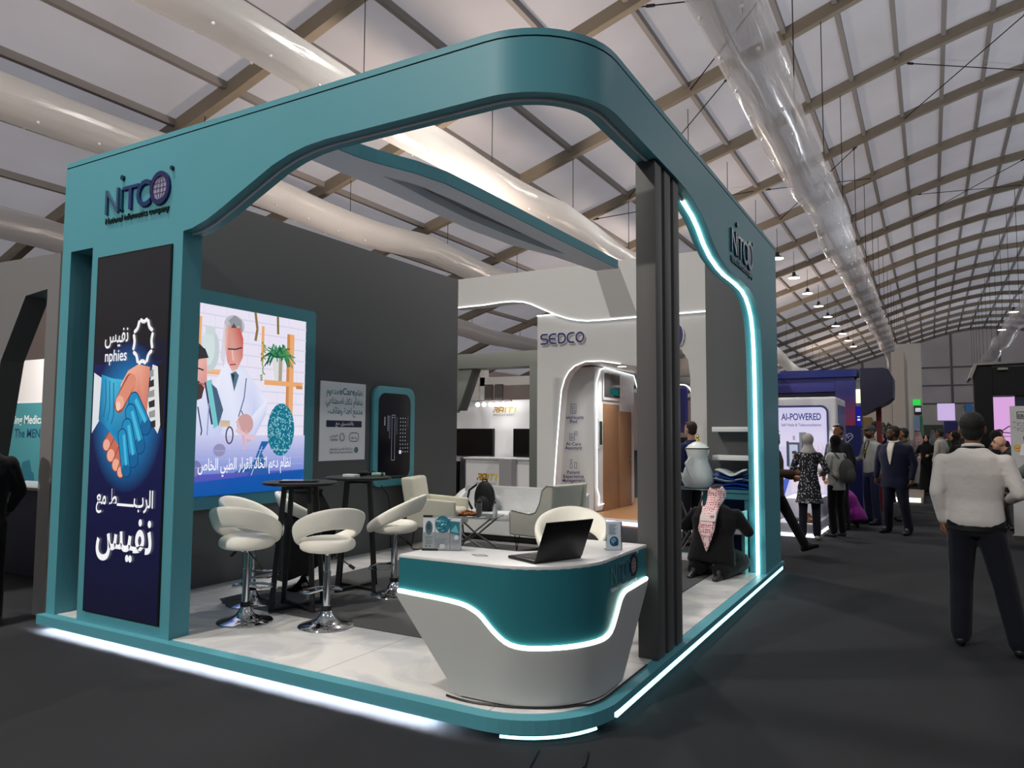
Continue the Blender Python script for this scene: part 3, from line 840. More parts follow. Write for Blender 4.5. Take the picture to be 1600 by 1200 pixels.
a.poly(b0 + [(1.4, .17), (.7, .13), (0, .1)], [(0, 84, 168)] * len(b0) + [(40, 84, 180), (20, 84, 176), (10, 84, 170)])
a.text(arabic('\u0646\u0638\u0627\u0645 \u062f\u0639\u0645 \u0627\u062a\u062e\u0627\u0630 \u0627\u0644\u0642\u0631\u0627\u0631 \u0627\u0644\u0637\u0628\u064a \u0627\u0644\u062e\u0627\u0635'), 1.84, .235, .155, (248, 248, 255), 'R', .012, width=1.12)
a.build('display', attr_mat('video_glow', .95, .25), vw)

# ------------------------------------------------------------------ poster and kiosk
ps = thing('poster', 'white poster with teal Arabic lines and small logos, between video wall and touch kiosk', 'poster', (-5.89, 6.41, 1.68))
B().bx(-5.898, -5.885, 6.03, 6.785, 1.24, 2.135).build('board', mat('poster_board', (240, 242, 248), .5), ps)
a = Art((-5.884, 6.03, 1.24), (0, 1, 0), (0, 0, 1))
tl, nv, gr = (20, 122, 142), (24, 34, 66), (110, 112, 122)
a.text(arabic('\u0646\u0638\u0627\u0645'), .70, .755, .1, tl, 'R', .016, width=.13); a.text('eCare', .565, .755, .108, tl, 'R', .016, width=.26); a.text(arabic('\u0645\u062f\u0639\u0648\u0645'), .295, .755, .1, tl, 'R', .016, width=.2)
a.text(arabic('\u0628\u0646\u0638\u0627\u0645 \u0630\u0643\u0627\u0621 \u0627\u0635\u0637\u0646\u0627\u0639\u064a'), .70, .645, .1, tl, 'R', .014, width=.61)
a.text(arabic('\u0645\u062f\u0645\u062c \u0644\u0639\u062f\u0629 \u0648\u0638\u0627\u0626\u0641') , .70, .535, .1, tl, 'R', .014, width=.55); a.ell(.13, .545, .008, .01, tl, 8)
a.rect(.1, .38, .69, .455, nv); a.text(arabic('\u0628\u0627\u0644\u062a\u0646\u0633\u064a\u0642 \u0645\u0639'), .55, .405, .055, (236, 236, 240), 'R', .02, width=.3)
pts = rrpts(.48, .215, .64, .315, .045); a.line(pts + pts[:1], .008, nv); a.text(arabic('\u0631\u0635\u062f'), .56, .245, .055, nv, 'C', .02, width=.1)
sun_logo(a, .36, .265, .038, .045, .01, gr); a.text(arabic('\u0646\u0641\u064a\u0633'), .29, .27, .05, gr, 'R', .01, width=.13); a.text('nphies', .29, .225, .04, gr, 'R', .01, width=.12)
a.ell(.60, .115, .035, .035, (92, 128, 128)); a.text(arabic('\u0647\u064a\u0626\u0629 \u0627\u0644\u0632\u0643\u0627\u0629 \u0648\u0627\u0644\u0636\u0631\u064a\u0628\u0629 \u0648\u0627\u0644\u062c\u0645\u0627\u0631\u0643'), .54, .12, .036, gr, 'R', .01, width=.38); a.text('Zakat, Tax and Customs Authority', .54, .082, .032, gr, 'R', .01, width=.38)
a.build('print', attr_mat('printed_graphic', 0, .5), ps)

kk = thing('touch_kiosk', 'dark rounded touch kiosk screen in a teal surround on the grey partition', 'kiosk', (-5.88, 7.3, 1.5))
B().prism(rrpts(6.9, .9, 7.71, 2.135, .13), 'x', -5.898, -5.85).build('teal_surround', mat('teal_light_paint', (88, 168, 180), .4), kk, bevel=.004)
B().prism(rrpts(6.985, .99, 7.61, 2.05, .12), 'x', -5.86, -5.842).build('glass_screen', mat('kiosk_glass', (8, 9, 18), .12, spec=.7), kk)
a = Art((-5.841, 6.985, .99), (0, 1, 0), (0, 0, 1))
g = (128, 132, 150)
for q, (x, y0, y1, w) in enumerate(((.10, .66, .79, .022), (.165, .59, .79, .016), (.20, .50, .79, .008), (.34, .55, .79, .006))):
    for i in range(int((y1 - y0) / .022)): a.rect(x, y0 + i * .022, x + w, y0 + i * .022 + .014, g)
pts = [(.245, .23), (.305, .23), (.305, .79), (.245, .79), (.245, .23)]; a.line(pts, .006, g); a.line([(.245, .76), (.305, .76)], .005, g)
for r in range(10):
    for c in range(3 + (r > 6)): a.ell(.415 + .05 * c, .33 + .047 * (9 - r), .008, .009, (150, 154, 170), 7)
for i in range(6): a.rect(.555, .66 + i * .02, .565, .672 + i * .02, (90, 94, 110))
a.rrect(.39, .305, .435, .35, .01, (216, 218, 230))
a.build('interface', attr_mat('kiosk_glow', .8), kk)
B().tube([(-5.86, 7.05, .93), (-5.8, 7.12, .8), (-5.82, 7.2, .6), (-5.86, 7.25, .4), (-5.86, 7.28, .14)], .008, 6).build('power_cable', BLACK, kk)

# shelves, bags and console at the back partition
for z, l in ((1.59, 'upper'), (1.27, 'lower')):
    tag(B().bx(-2.16, -1.7, 8.38, 8.62, z, z + .055).build('floating_shelf', WHITE, bevel=.003), '%s white floating shelf on the narrow grey partition' % l, 'shelf', None)
cs = thing('console_table', 'teal console table under the stacked blue bags behind the kneeling man', 'table', (-1.96, 8.35, .12))
B().bx(-2.22, -1.7, 8.12, 8.6, .93, .96).bx(-2.2, -1.7, 8.13, 8.6, .86, .93).build('table_top', TEAL, cs)
for x in (-2.21, -1.76): B().bx(x, x + .05, 8.14, 8.19, .1235, .93).build('leg', TEAL, cs)
B().bx(-2.15, -1.76, 8.5, 8.56, .1235, .85).build('back_panel', mat('console_navy', (18, 42, 92), .6), cs, label='dark blue back panel')
B().bx(-2.16, -1.76, 8.2, 8.5, .48, .5).build('inner_shelf', WHITE, cs)
BAG = mat('blue_woven_bag', (20, 70, 158), .5, var=(14, .35)); BAGW = mat('white_woven_bag', (196, 202, 206), .5, var=(20, .15))
rb = random.Random(9)
for i, (z, m, l, w) in enumerate(((.96, BAG, 'blue folded tote bag at the bottom of the stack on the teal console', .5), (1.0, BAG, 'blue folded tote bag in the middle of the stack, loose straps hanging left', .5), (1.035, BAGW, 'white folded tote bag between the blue bags on the teal console', .46), (1.06, BAG, 'crumpled blue tote bag on top of the stack under the lower shelf', .44), (1.10, BAGW, 'pale crumpled tote bag lying topmost of the bag stack', .34))):
    o = thing('tote_bag', l, 'bag', (-1.95, 8.33, z))
    ph = rb.uniform(0, 6)
    def fn(u, v, s=1):
        x = -2.2 + .06 * i * .5 + w * u; y = 8.16 + .34 * v
        return (x, y, z + .018 * s * (1 - (2 * u - 1) ** 6) * (1 - (2 * v - 1) ** 6) + .012 * math.sin(u * 9 + ph) * (1 if i else .2) + .01 * math.sin(v * 7 + ph * 2) + (.05 * (2 * u - 1) ** 2 if i > 2 else 0) + .019)
    b = B(); b.grid(fn, 20, 12); b.grid(lambda u, v: fn(u, v, -1), 20, 12); b.build('bag_body', m, o, smooth=True)
    if i in (0, 1, 3):
        b = B()
        for k in range(3): b.tube([(-2.17, 8.18 + .06 * k, z + .02), (-2.23 - .02 * k, 8.16 + .05 * k, z + .05), (-2.27, 8.16 + .06 * k, z + .02 - .03 * (k % 2)), (-2.22, 8.18 + .05 * k, z - .01)], .008, 5)
        b.build('strap', BAG, o, smooth=True)
tag(B().bx(-1.735, -1.70, 7.86, 8.06, .1235, .76).build('side_panel', mat('pale_teal_panel', (120, 196, 196), .4), bevel=.002), 'low pale teal board leaning beside the glowing right post', 'board')
# ------------------------------------------------------------------ reception counter
FZ = .1235
def counter_plan(d=0.):
    """outline of the counter front, from the left end round the rounded corner to the far right end"""
    pts = []
    y0, x1, r = 3.43 + d, -1.60 - d, .46 - d
    pts.append((-2.70, y0)); pts += [(-2.70 + (x1 - r + 2.70) * i / 14, y0) for i in range(1, 15)]
    pts += [(x1 - r + r * math.sin(PI / 2 * i / 12), y0 + r - r * math.cos(PI / 2 * i / 12)) for i in range(1, 13)]
    ye = 4.54
    pts += [(x1, y0 + r + (ye - y0 - r) * i / 8) for i in range(1, 9)]
    return pts
CP = counter_plan()
arcl = [0]
for p, q in zip(CP[:-1], CP[1:]): arcl.append(arcl[-1] + math.dist(p, q))
LT = arcl[-1]
LEDZ = [(0, .648), (.35, .632), (.46, .62), (.55, .585), (.64, .50), (.72, .445), (.80, .43), (1.32, .43), (1.42, .445), (1.50, .52), (1.56, .60), (1.63, .632), (LT, .642)]
def smooth_tab(tab, q):
    return sum(lerp_tab(tab, q + dq) for dq in (-.03, -.015, 0, .015, .03)) / 5
ctr = thing('reception_counter', 'reception counter, teal upper front and white tapered base with a wavy glowing line between', 'counter', (-2.1, 3.8, FZ))
TL, TR = .60, .56   # where the white base meets the left and right tapers
def at(s):
    for i in range(len(arcl) - 1):
        if s <= arcl[i + 1] + 1e-9:
            t = (s - arcl[i]) / (arcl[i + 1] - arcl[i]); return (CP[i][0] + (CP[i + 1][0] - CP[i][0]) * t, CP[i][1] + (CP[i + 1][1] - CP[i][1]) * t)
    return CP[-1]
NS = 61
ss = [LT * i / (NS - 1) for i in range(NS)]
def nrm(s):
    p, q = at(max(0, s - .02)), at(min(LT, s + .02)); d = math.dist(p, q); return (-(q[1] - p[1]) / d, (q[0] - p[0]) / d)
def shell(lo, hi, th, o=0.):
    rings = []
    for s in ss:
        p = at(s); n = nrm(s)
        a = (p[0] + n[0] * o, p[1] + n[1] * o); c = (p[0] + n[0] * (o + th), p[1] + n[1] * (o + th))
        rings.append([(a[0], a[1], lo(s)), (a[0], a[1], hi(s)), (c[0], c[1], hi(s)), (c[0], c[1], lo(s))])
    return B().rings(rings)
shell(lambda s: smooth_tab(LEDZ, s) + .012, lambda s: .835, .02).build('teal_front', mat('teal_counter_paint', (40, 112, 122), .35, spec=.4), ctr, smooth=True)
def lowz(s):
    a = .61 - (s / .43) * .49; b = .61 - ((LT - s) / .46) * .49
    return max(.135, a if s < .43 else 0, b if LT - s < .46 else 0)
ss_keep = ss
ss = sorted(set(ss + [.43, LT - .46]))
shell(lowz, lambda s: max(smooth_tab(LEDZ, s) - .012, lowz(s) + .004), .02, -.012).build('white_base', mat('counter_white', (176, 178, 176), .4), ctr, smooth=True)
ss = ss_keep
B().tube([(at(s)[0] - nrm(s)[0] * .004, at(s)[1] - nrm(s)[1] * .004, smooth_tab(LEDZ, s)) for s in ss], .011, 8).build('led_line', emis('counter_led', (225, 255, 240), 9), ctr, smooth=True)
# worktop: L shape along front and right side
inner = [(-2.06, 4.54), (-2.06, 4.0), (-2.2, 3.86), (-2.76, 3.86)]
B().prism(CP + [(-1.60, 4.56), (-2.02, 4.56), (-2.02, 4.02), (-2.16, 3.88), (-2.70, 3.88)], 'z', .832, .852).build('worktop', WHITE, ctr, bevel=.002)
b = B()
b.rings([[(-2.69, 3.45, .832), (-2.67, 3.45, .832), (-2.67, 3.86, .832), (-2.69, 3.86, .832)], [(-2.69, 3.45, .61), (-2.67, 3.45, .61), (-2.67, 3.86, .61), (-2.69, 3.86, .61)], [(-2.27, 3.45, .135), (-2.25, 3.45, .135), (-2.25, 3.86, .135), (-2.27, 3.86, .135)]])
b.build('end_panel', mat('counter_end', (150, 152, 156), .5), ctr)
b = B()
b.rings([[(-2.0, 4.54, .832), (-1.63, 4.54, .832), (-1.63, 4.52, .832), (-2.0, 4.52, .832)], [(-2.0, 4.54, .61), (-1.63, 4.54, .61), (-1.63, 4.52, .61), (-2.0, 4.52, .61)], [(-2.0, 4.08, .135), (-1.63, 4.08, .135), (-1.63, 4.06, .135), (-2.0, 4.06, .135)]])
b.build('end_panel', mat('counter_end', (150, 152, 156), .5), ctr)
shell(lambda s: .1235, lambda s: max(.136, 0), .014, .004)
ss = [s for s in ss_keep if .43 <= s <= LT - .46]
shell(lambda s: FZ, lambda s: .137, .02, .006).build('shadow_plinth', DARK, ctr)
ss = ss_keep
nitco('logo_lettering', ctr, (-1.6, 3.945, .70), (0, 1, 0), (0, 0, 1), .44, ((112, 160, 166), (84, 120, 138), (90, 124, 146), (76, 108, 130), (26, 36, 58), (206, 180, 176), (220, 224, 226), (236, 240, 240)), 0.)

# things on the counter
def laptop(loc, rz, label):
    o = thing('laptop', label, 'laptop', loc, rz)
    dk = mat('laptop_shell', (20, 21, 23), .4, .3); sc = mat('laptop_screen', (6, 6, 8), .15)
    B().bx(-.17, .17, -.12, .12, 0, .016).build('base', dk, o, bevel=.004, world=False)
    b = B()
    for i in range(11):
        for j in range(4): b.bx(-.145 + i * .0265, -.123 + i * .0265, .0 + j * .024 - .01, .018 + j * .024 - .01, .016, .0185)
    b.build('keyboard', mat('laptop_keys', (36, 37, 40), .5), o, world=False)
    B().bx(-.05, .05, -.105, -.04, .0158, .017).build('touchpad', mat('laptop_pad', (48, 49, 52), .3), o, world=False)
    h = .235; an = math.radians(24)
    def P(x, t, q): return (x, .118 + t * math.sin(an) + q * math.cos(an), .016 + t * math.cos(an) - q * math.sin(an))
    b = B(); v = [P(x, t, q) for q in (0, .008) for x, t in ((-.17, 0), (.17, 0), (.17, h), (-.17, h))]
    b.add(v, [(0, 1, 2, 3), (7, 6, 5, 4), (0, 4, 5, 1), (1, 5, 6, 2), (2, 6, 7, 3), (3, 7, 4, 0)])
    lid = b.build('lid', dk, o, bevel=.002, world=False)
    b = B(); b.add([P(x, t, -.001) for x, t in ((-.16, .015), (.16, .015), (.16, h - .01), (-.16, h - .01))], [(0, 1, 2, 3)]); b.build('display', sc, lid, world=False)
    return o
laptop((-1.915, 3.745, .853), math.radians(-113), 'open black laptop on the white counter top, lid towards the aisle')
# brochure dispenser: clear stand with folded leaflets
bd = thing('brochure_holder', 'clear holder full of teal and white leaflets on the left of the counter', 'holder', (-2.58, 3.69, .852), math.radians(24))
AC = mat('clear_acrylic', (235, 240, 242), .08, trans=.9)
B().bx(-.115, .115, -.035, -.032, 0, .11).bx(-.115, .115, .03, .033, 0, .2).bx(-.115, .115, -.035, .033, 0, .004).build('acrylic_holder', AC, bd, world=False)
B().bx(-.117, -.02, -.04, -.028, .0, .012).bx(-.117, -.06, -.01, .01, .195, .205).build('clip', BLACK, bd, world=False)
aa = mat('leaflet_paper', (212, 216, 222), .5)
B().bx(-.112, -.04, -.030, -.016, .006, .19).bx(-.036, .05, -.030, .0, .006, .19).bx(.054, .112, -.030, -.012, .006, .18).bx(-.11, .11, 0, .025, .006, .185).build('leaflet_stack', aa, bd, world=False)
a = Art((-.112, -.0305, .006), (1, 0, 0), (0, 0, 1), .0002)
a.ell(.036, .128, .022, .042, (70, 100, 112)); a.ell(.036, .135, .012, .02, (44, 70, 84))
for i, y in enumerate((.07, .058, .046, .034)): a.rect(.014, y, .06 - .006 * (i % 2), y + .006, (104, 156, 166))
for i in range(2): a.rect(.014 + .022 * i, .016, .026 + .022 * i, .026, (120, 126, 134))
a.ell(.12, .15, .044, .052, (34, 112, 132)); a.rect(.08, .16, .164, .184, (40, 120, 138))
rg = random.Random(4)
for i in range(26): a.ell(.12 + rg.uniform(-.036, .036), .14 + rg.uniform(-.03, .036), .007, .006, rg.choice([(90, 170, 184), (20, 90, 112), (140, 200, 208)]), 6)
for i in range(5): a.rect(.08, .064 - i * .011, .15 - .01 * (i % 3), .067 - i * .011, (130, 134, 142))
a.ell(.12, .022, .018, .014, (178, 182, 186))
a.poly([(.166, .10), (.166, .172), (.224, .166), (.224, .09)], (36, 108, 126)); a.poly([(.17, .11), (.2, .15), (.22, .1)], (96, 168, 180)); a.ell(.205, .075, .014, .014, (182, 190, 196))
for i in range(4): a.rect(.172, .055 - i * .008, .215, .058 - i * .008, (140, 146, 152))
a.build('leaflet_print', attr_mat('printed_graphic'), bd, world=False)
bd2 = thing('leaflet_stand', 'small clear stand with one blue leaflet on the right of the counter by the logo', 'holder', (-1.69, 4.22, .852), math.radians(38))
B().bx(-.045, .045, -.004, 0, 0, .17).bx(-.045, .045, -.004, .05, 0, .004).bx(-.048, .048, .0, .004, 0, .175).build('acrylic_holder', AC, bd2, world=False)
a = Art((-.043, -.0045, .004), (1, 0, 0), (0, 0, 1), .0002)
a.rect(0, 0, .086, .166, (176, 196, 206), (206, 216, 224)); a.ell(.045, .05, .028, .03, (36, 74, 104)); a.ell(.042, .055, .016, .018, (96, 146, 176)); a.ell(.058, .036, .014, .014, (28, 58, 88))
for i in range(8): a.rect(.012, .148 - i * .008, .06 - .007 * (i % 3), .151 - i * .008, (104, 120, 140))
a.build('leaflet_print', attr_mat('printed_graphic'), bd2, world=False)
B().tube([(.05, 0, .0), (.05, .004, .17)], .004, 6).build('stand_rod', mat('steel', (170, 172, 176), .25, 1), bd2, world=False)
tag(B().tube([(-2.33, 3.63, .854), (-2.26, 3.66, .854), (-2.22, 3.63, .854), (-2.28, 3.60, .854)], .0025, 6, True).build('key_ring', mat('steel', (170, 172, 176), .25, 1), smooth=True), 'thin oval metal key ring lying on the white counter top', 'ring')
cb = B()
cpts = [(p[0] + .0, p[1] - .035 - .02 * math.sin(i * .5), .131) for i, p in enumerate(CP[8:34])]
cpts = [(q[0] + (.03 if i > 14 else 0), q[1] + (.035 if i > 18 else 0), q[2]) for i, q in enumerate(cpts)]
tag(cb.tube(cpts, .006, 6).build('power_cable', BLACK, smooth=True), 'black power cable lying along the foot of the white counter', 'cable')

# ------------------------------------------------------------------ bar stools and bar tables
CHROME = mat('chrome', (210, 212, 216), .07, 1)
CREAM = mat('cream_leatherette', (244, 240, 228), .42, spec=.4, bump=(60, .05))
def make_stool(loc, rz, label):
    o = thing('bar_stool', label, 'bar stool', loc, rz, 'cream bar stools')
    K = dict(world=False, smooth=True)
    B().lathe([(.001, 0), (.2, 0), (.205, .006), (.2, .012), (.12, .028), (.07, .055), (.045, .09), (.036, .115)], n=36).build('base_plate', CHROME, o, angle=60, **K)
    B().lathe([(.034, .115), (.037, .117), (.037, .15), (.03, .152)], n=20).build('collar', BLACK, o, **K)
    B().lathe([(.028, .15), (.028, .40), (.024, .402), (.022, .402), (.022, .52), (.06, .535), (.06, .545)], n=20).build('column', CHROME, o, **K)
    B().tube([(.03, 0, .27), (.12, .02, .25), (.155, .10, .245), (.12, .19, .245), (0, .215, .245), (-.12, .19, .245), (-.155, .10, .245), (-.12, .02, .25), (-.03, 0, .27)], .010, 8).build('footrest', CHROME, o, **K)
    B().tube([(.03, -.02, .52), (.11, -.06, .47), (.16, -.09, .43)], .005, 6).tube([(.14, -.08, .445), (.175, -.1, .418)], .013, 8).build('lever', BLACK, o, **K)
    b = B()
    prof = []
    for i in range(15):
        t = -PI / 2 + PI * i / 14
        prof.append((max(.001, .205 * abs(math.cos(t)) ** .45), .60 + .055 * math.copysign(abs(math.sin(t)) ** .8, math.sin(t))))
    b.lathe(prof, n=32); b.build('seat', CREAM, o, angle=180, **K)
    def fn(u, v):
        ph = 2 * PI * u; w = ((1 + math.cos(ph)) / 2) ** .9
        zl, zh = .545 + .185 * w, .615 + .275 * w
        r0 = .218 + .022 * w
        t = 2 * PI * v; c, s_ = math.cos(t), math.sin(t)
        c = math.copysign(abs(c) ** .75, c); s_ = math.copysign(abs(s_) ** .75, s_)
        z = (zl + zh) / 2 + s_ * (zh - zl) / 2
        r = r0 + c * .028 + .03 * w * s_
        return (r * math.sin(ph), -r * math.cos(ph) * (1.0), z)
    b = B(); b.grid(fn, 48, 16, True, True); b.build('ring_back', CREAM, o, angle=180, **K)
    return o
st = make_stool((-4.555, 3.93, FZ), math.radians(20), 'cream bar stool nearest the portrait screen, its back towards the aisle')
dup(st, (-4.98, 4.36, FZ), math.radians(-70), 'cream bar stool half hidden behind the left stool, beside the video wall')
dup(st, (-3.94, 4.15, FZ), math.radians(62), 'cream bar stool in front of the bar tables, in the middle of the tiles')
dup(st, (-4.18, 5.24, FZ), math.radians(112), 'cream bar stool on the dark rug just left of the counter')
dup(st, (-5.05, 5.03, FZ), math.radians(-50), 'cream bar stool between the bar tables with a black garment hung over it')
dup(st, (-2.25, 4.82, FZ), math.radians(205), 'cream bar stool standing behind the counter, partly hidden by the laptop')
def make_bar_table(loc, rz, label):
    o = thing('bar_table', label, 'bar table', loc, rz, 'black bar tables')
    TB = mat('bar_table_black', (24, 25, 27), .5, spec=.4)
    B().lathe([(.001, 0.995), (.29, .995), (.3, 1.0), (.3, 1.015), (.295, 1.02), (.001, 1.02)], n=40).build('table_top', TB, o, world=False, smooth=True)
    for sx, sy in ((1, 1), (-1, 1), (-1, -1), (1, -1)):
        B().bar((sx * .1, sy * .1, .995), (sx * .165, sy * .165, 0), .035, .035).build('leg', TB, o, world=False)
    B().bar((.1, .1, .975), (-.1, -.1, .975), .03, .03).bar((-.1, .1, .975), (.1, -.1, .975), .03, .03).build('top_brace', TB, o, world=False)
    B().bar((.165, .165, .018), (-.165, -.165, .018), .03, .02).bar((-.165, .165, .018), (.165, -.165, .018), .03, .02).build('floor_brace', TB, o, world=False)
    return o
bt = make_bar_table((-4.53, 4.44, .131), math.radians(30), 'black round bar table nearer the video wall, with a thin dark tray on top')
dup(bt, (-4.63, 5.26, .131), math.radians(38), 'black round bar table farther back, with a white packet and cloth on top')
tt = thing('tablet', 'thin black tablet lying flat on the nearer bar table', 'tablet', (-4.5, 4.4, 1.151), math.radians(40))
B().bx(-.15, .15, -.10, .10, 0, .014).build('case', mat('tablet_case', (30, 31, 34), .3), tt, bevel=.004, world=False)
B().bx(-.14, .14, -.09, .09, .014, .0155).build('glass', mat('tablet_glass', (90, 94, 100), .1), tt, world=False)
tag(B().bx(-4.62, -4.48, 5.03, 5.11, 1.152, 1.182).build('tissue_packet', WHITE, bevel=.006), 'small white tissue packet on the farther bar table', 'packet')
cl = B(); rg = random.Random(2)
for i in range(7): cl.sph((-4.66 + rg.uniform(-.06, .06), 5.36 + rg.uniform(-.07, .07), 1.172 + rg.uniform(0, .008)), (.04, .035, .02), 10, 6)
tag(cl.build('pouch', mat('black_cloth', (14, 14, 16), .9), smooth=True), 'crumpled small black pouch on the farther bar table', 'pouch')
gt = thing('green_packet', 'pale green and white packet lying at the right edge of the farther bar table', 'packet', (-4.53, 5.42, 1.152), .5)
B().bx(-.06, .06, -.03, .03, 0, .03).build('wrapper', mat('pale_green_paper', (176, 214, 196), .5), gt, bevel=.008, world=False)
B().bx(.03, .055, -.031, .031, .001, .031).build('cap', mat('dark_green_cap', (40, 80, 66), .5), gt, bevel=.004, world=False)
# black garment hung over the stool between the tables
def garment(u, v):
    ph = 2 * PI * u; z = .92 - .70 * v + (.14 * v * math.sin(ph * 1 + .6)) * v
    r = .12 + .16 * min(1, v * 2.5) + .02 * math.sin(ph * 7) * v + .02 * math.sin(ph * 4 + 1) * v
    return (r * math.cos(ph) * 1.05, r * math.sin(ph) * .8, z)
b = B(); b.grid(garment, 40, 16, cu=True); b.sph((0, 0, .9), (.17, .13, .05), 16, 8)
o = b.build('garment', mat('black_garment', (9, 9, 11), .95, bump=(9, .4)), smooth=True, angle=180)
o.location = (-5.05, 5.03, FZ); tag(o, 'long black garment draped over the bar stool between the bar tables', 'garment')

# ------------------------------------------------------------------ lounge seats
VEL = mat('cream_velvet', (214, 210, 192), .7, sheen=.3, var=(5, .06)); VELG = mat('grey_green_velvet', (208, 207, 192), .75, sheen=.4, var=(4, .08))
def soft(bld, name, m, o, bev=.03, label=None): return bld.build(name, m, o, world=False, bevel=bev, seg=4, label=label)
ar = thing('armchair', 'cream armchair with square arms against the grey partition, under the touch kiosk', 'armchair', (-5.40, 7.64, .131), math.radians(-72))
# local: faces +y
b = B(); b.rings([[(-.33, -.30 - .10 * t, .30 + .58 * t), (.33, -.30 - .10 * t, .30 + .58 * t), (.31, -.17 - .10 * t, .30 + .58 * t), (-.31, -.17 - .10 * t, .30 + .58 * t)] for t in (0, .25, .5, .75, 1)]); soft(b, 'backrest', VEL, ar, .035)
for sx in (-1, 1):
    b = B(); b.prism([(-.32, .28), (.30, .28), (.30, .60), (-.28, .64)], 'x', sx * .27 - .035 + .02 * sx, sx * .27 + .035 + .02 * sx); soft(b, 'armrest', VEL, ar, .022)
soft(B().bx(-.24, .24, -.2, .30, .28, .42), 'seat_base', VEL, ar, .02)
soft(B().bx(-.235, .235, -.18, .31, .40, .50), 'seat_cushion', VEL, ar, .045)
for sx in (-1, 1):
    B().tube([(sx * .25, -.22, .3), (sx * .27, -.26, .03), (sx * .27, -.24, .009), (sx * .27, .24, .009), (sx * .27, .26, .03), (sx * .25, .24, .3)], .009, 8).build('leg', BLACK, ar, world=False, smooth=True)
# velvet chair seen from its side
av = thing('armchair', 'grey-green velvet armchair with flared back, side turned to the counter', 'armchair', (-4.12, 8.12, .131), math.radians(78))
b = B()
def side_prof(sx):
    P = [(.30, .20), (.31, .46), (.27, .50), (.0, .47), (-.10, .50), (-.16, .60), (-.20, .76), (-.27, .82), (-.36, .82), (-.34, .5), (-.30, .20)]
    return P
for sx in (-1, 1):
    b = B(); b.prism(side_prof(sx), 'x', sx * .31 - .035, sx * .31 + .035); soft(b, 'side_wing', VELG, av, .02)
    pp = [(sx * .345, y, z) for y, z in ((.30, .2), (.31, .46), (.27, .497), (0, .467), (-.10, .497), (-.16, .6), (-.2, .76), (-.27, .815), (-.36, .815))]
    B().tube(pp, .008, 6).build('piping', mat('velvet_piping', (190, 190, 180), .7), av, world=False, smooth=True)
b = B(); b.rings([[(-.31, -.25 - .1 * t, .2 + .62 * t), (.31, -.25 - .1 * t, .2 + .62 * t), (.31, -.16 - .1 * t, .2 + .62 * t), (-.31, -.16 - .1 * t, .2 + .62 * t)] for t in (0, .3, .6, 1)]); soft(b, 'backrest', VELG, av, .03)
soft(B().bx(-.29, .29, -.2, .30, .2, .34), 'seat_base', VELG, av, .02)
soft(B().bx(-.28, .28, -.18, .29, .33, .43), 'seat_cushion', VEL, av, .04)
soft(B().bx(-.2, .2, -.14, -.02, .42, .60), 'lumbar_cushion', VEL, av, .05)
for sx, sy in ((-1, .24), (1, .24), (-1, -.24), (1, -.24)):
    B().tube([(sx * .27, sy - .03, .2), (sx * .29, sy, .008), (sx * .27, sy + .05, .2)], .007, 6).build('leg', BLACK, av, world=False, smooth=True)
# tufted sofa
sf = thing('sofa', 'white tufted sofa at the back of the stand, carrying the black backpack', 'sofa', (-4.9, 8.72, FZ))
LEA = mat('white_leather', (244, 245, 245), .4, spec=.5)
soft(B().bx(-.86, .86, -.22, .22, .08, .28), 'seat_base', LEA, sf, .02)
for k in (-1, 1): soft(B().bx(-.43 + k * .415 - .0, .43 + k * .415 - .03 * 0, -.24, .14, .27, .38), 'seat_cushion', LEA, sf, .04)
def backfn(u, v):
    x = -.9 + 1.8 * u; z = .30 + .41 * v
    d = min(math.hypot(x - bx_, z - bz_) for bx_ in [-.68 + .34 * i for i in range(5)] for bz_ in (.44, .60))
    return (x, .10 + .04 * v + .028 * math.exp(-(d / .05) ** 2) - .02 * math.sin(PI * v), z)
b = B(); b.grid(backfn, 61, 19); b.bx(-.9, .9, .13, .26, .1, .70); b.build('backrest', LEA, sf, world=False, smooth=True, angle=50)
for k in (-1, 1):
    b = B(); b.prism([(-.26, .10), (.24, .10), (.24, .66), (.1, .62), (-.22, .46), (-.26, .42)], 'x', k * .92 - .06, k * .92 + .06); soft(b, 'armrest', LEA, sf, .025)
B().bx(-.88, .88, -.2, .2, .02, .08).build('plinth', BLACK, sf, world=False)
for sx, sy in ((-1, -1), (1, -1), (1, 1), (-1, 1)): B().bx(sx * .8 - .03, sx * .8 + .03, sy * .16 - .03, sy * .16 + .03, 0, .03).build('leg', CHROME, sf, world=False)

# folding glass tables
STEEL = mat('steel_tube', (150, 148, 144), .3, .9)
def fold_table(loc, rz, label, h, L, W):
    o = thing('folding_table', label, 'table', loc, rz, 'glass folding tables')
    B().prism(rrpts(-L / 2, -W / 2, L / 2, W / 2, .03), 'z', h - .012, h).build('glass_top', mat('table_glass', (170, 182, 184), .06, spec=.7, trans=.35), o, world=False)
    for sy in (-1, 1):
        y = sy * (W / 2 - .03)
        B().tube([(-L / 2 + .06, y, h - .015), (-.02, y, h * .42), (L * .38, y, .01)], .011, 6).build('leg', STEEL, o, world=False, smooth=True)
        B().tube([(L / 2 - .06, y, h - .015), (.02, y + sy * .025, h * .42), (-L * .38, y, .01)], .011, 6).build('leg', STEEL, o, world=False, smooth=True)
    B().tube([(-L / 2 + .06, -W / 2 + .03, h - .018), (-L / 2 + .06, W / 2 - .03, h - .018)], .009, 6).tube([(L / 2 - .06, -W / 2 + .03, h - .018), (L / 2 - .06, W / 2 - .03, h - .018)], .009, 6).build('cross_bar', STEEL, o, world=False, smooth=True)
    return o
fold_table((-4.95, 7.72, .131), math.radians(12), 'glass folding table with crossed steel legs between armchairs and sofa', .42, .72, .4)
ZT = .551
pl = thing('snack_plate', 'round plate heaped with brown dates and nuts on the glass table', 'plate', (-5.0, 7.68, ZT))
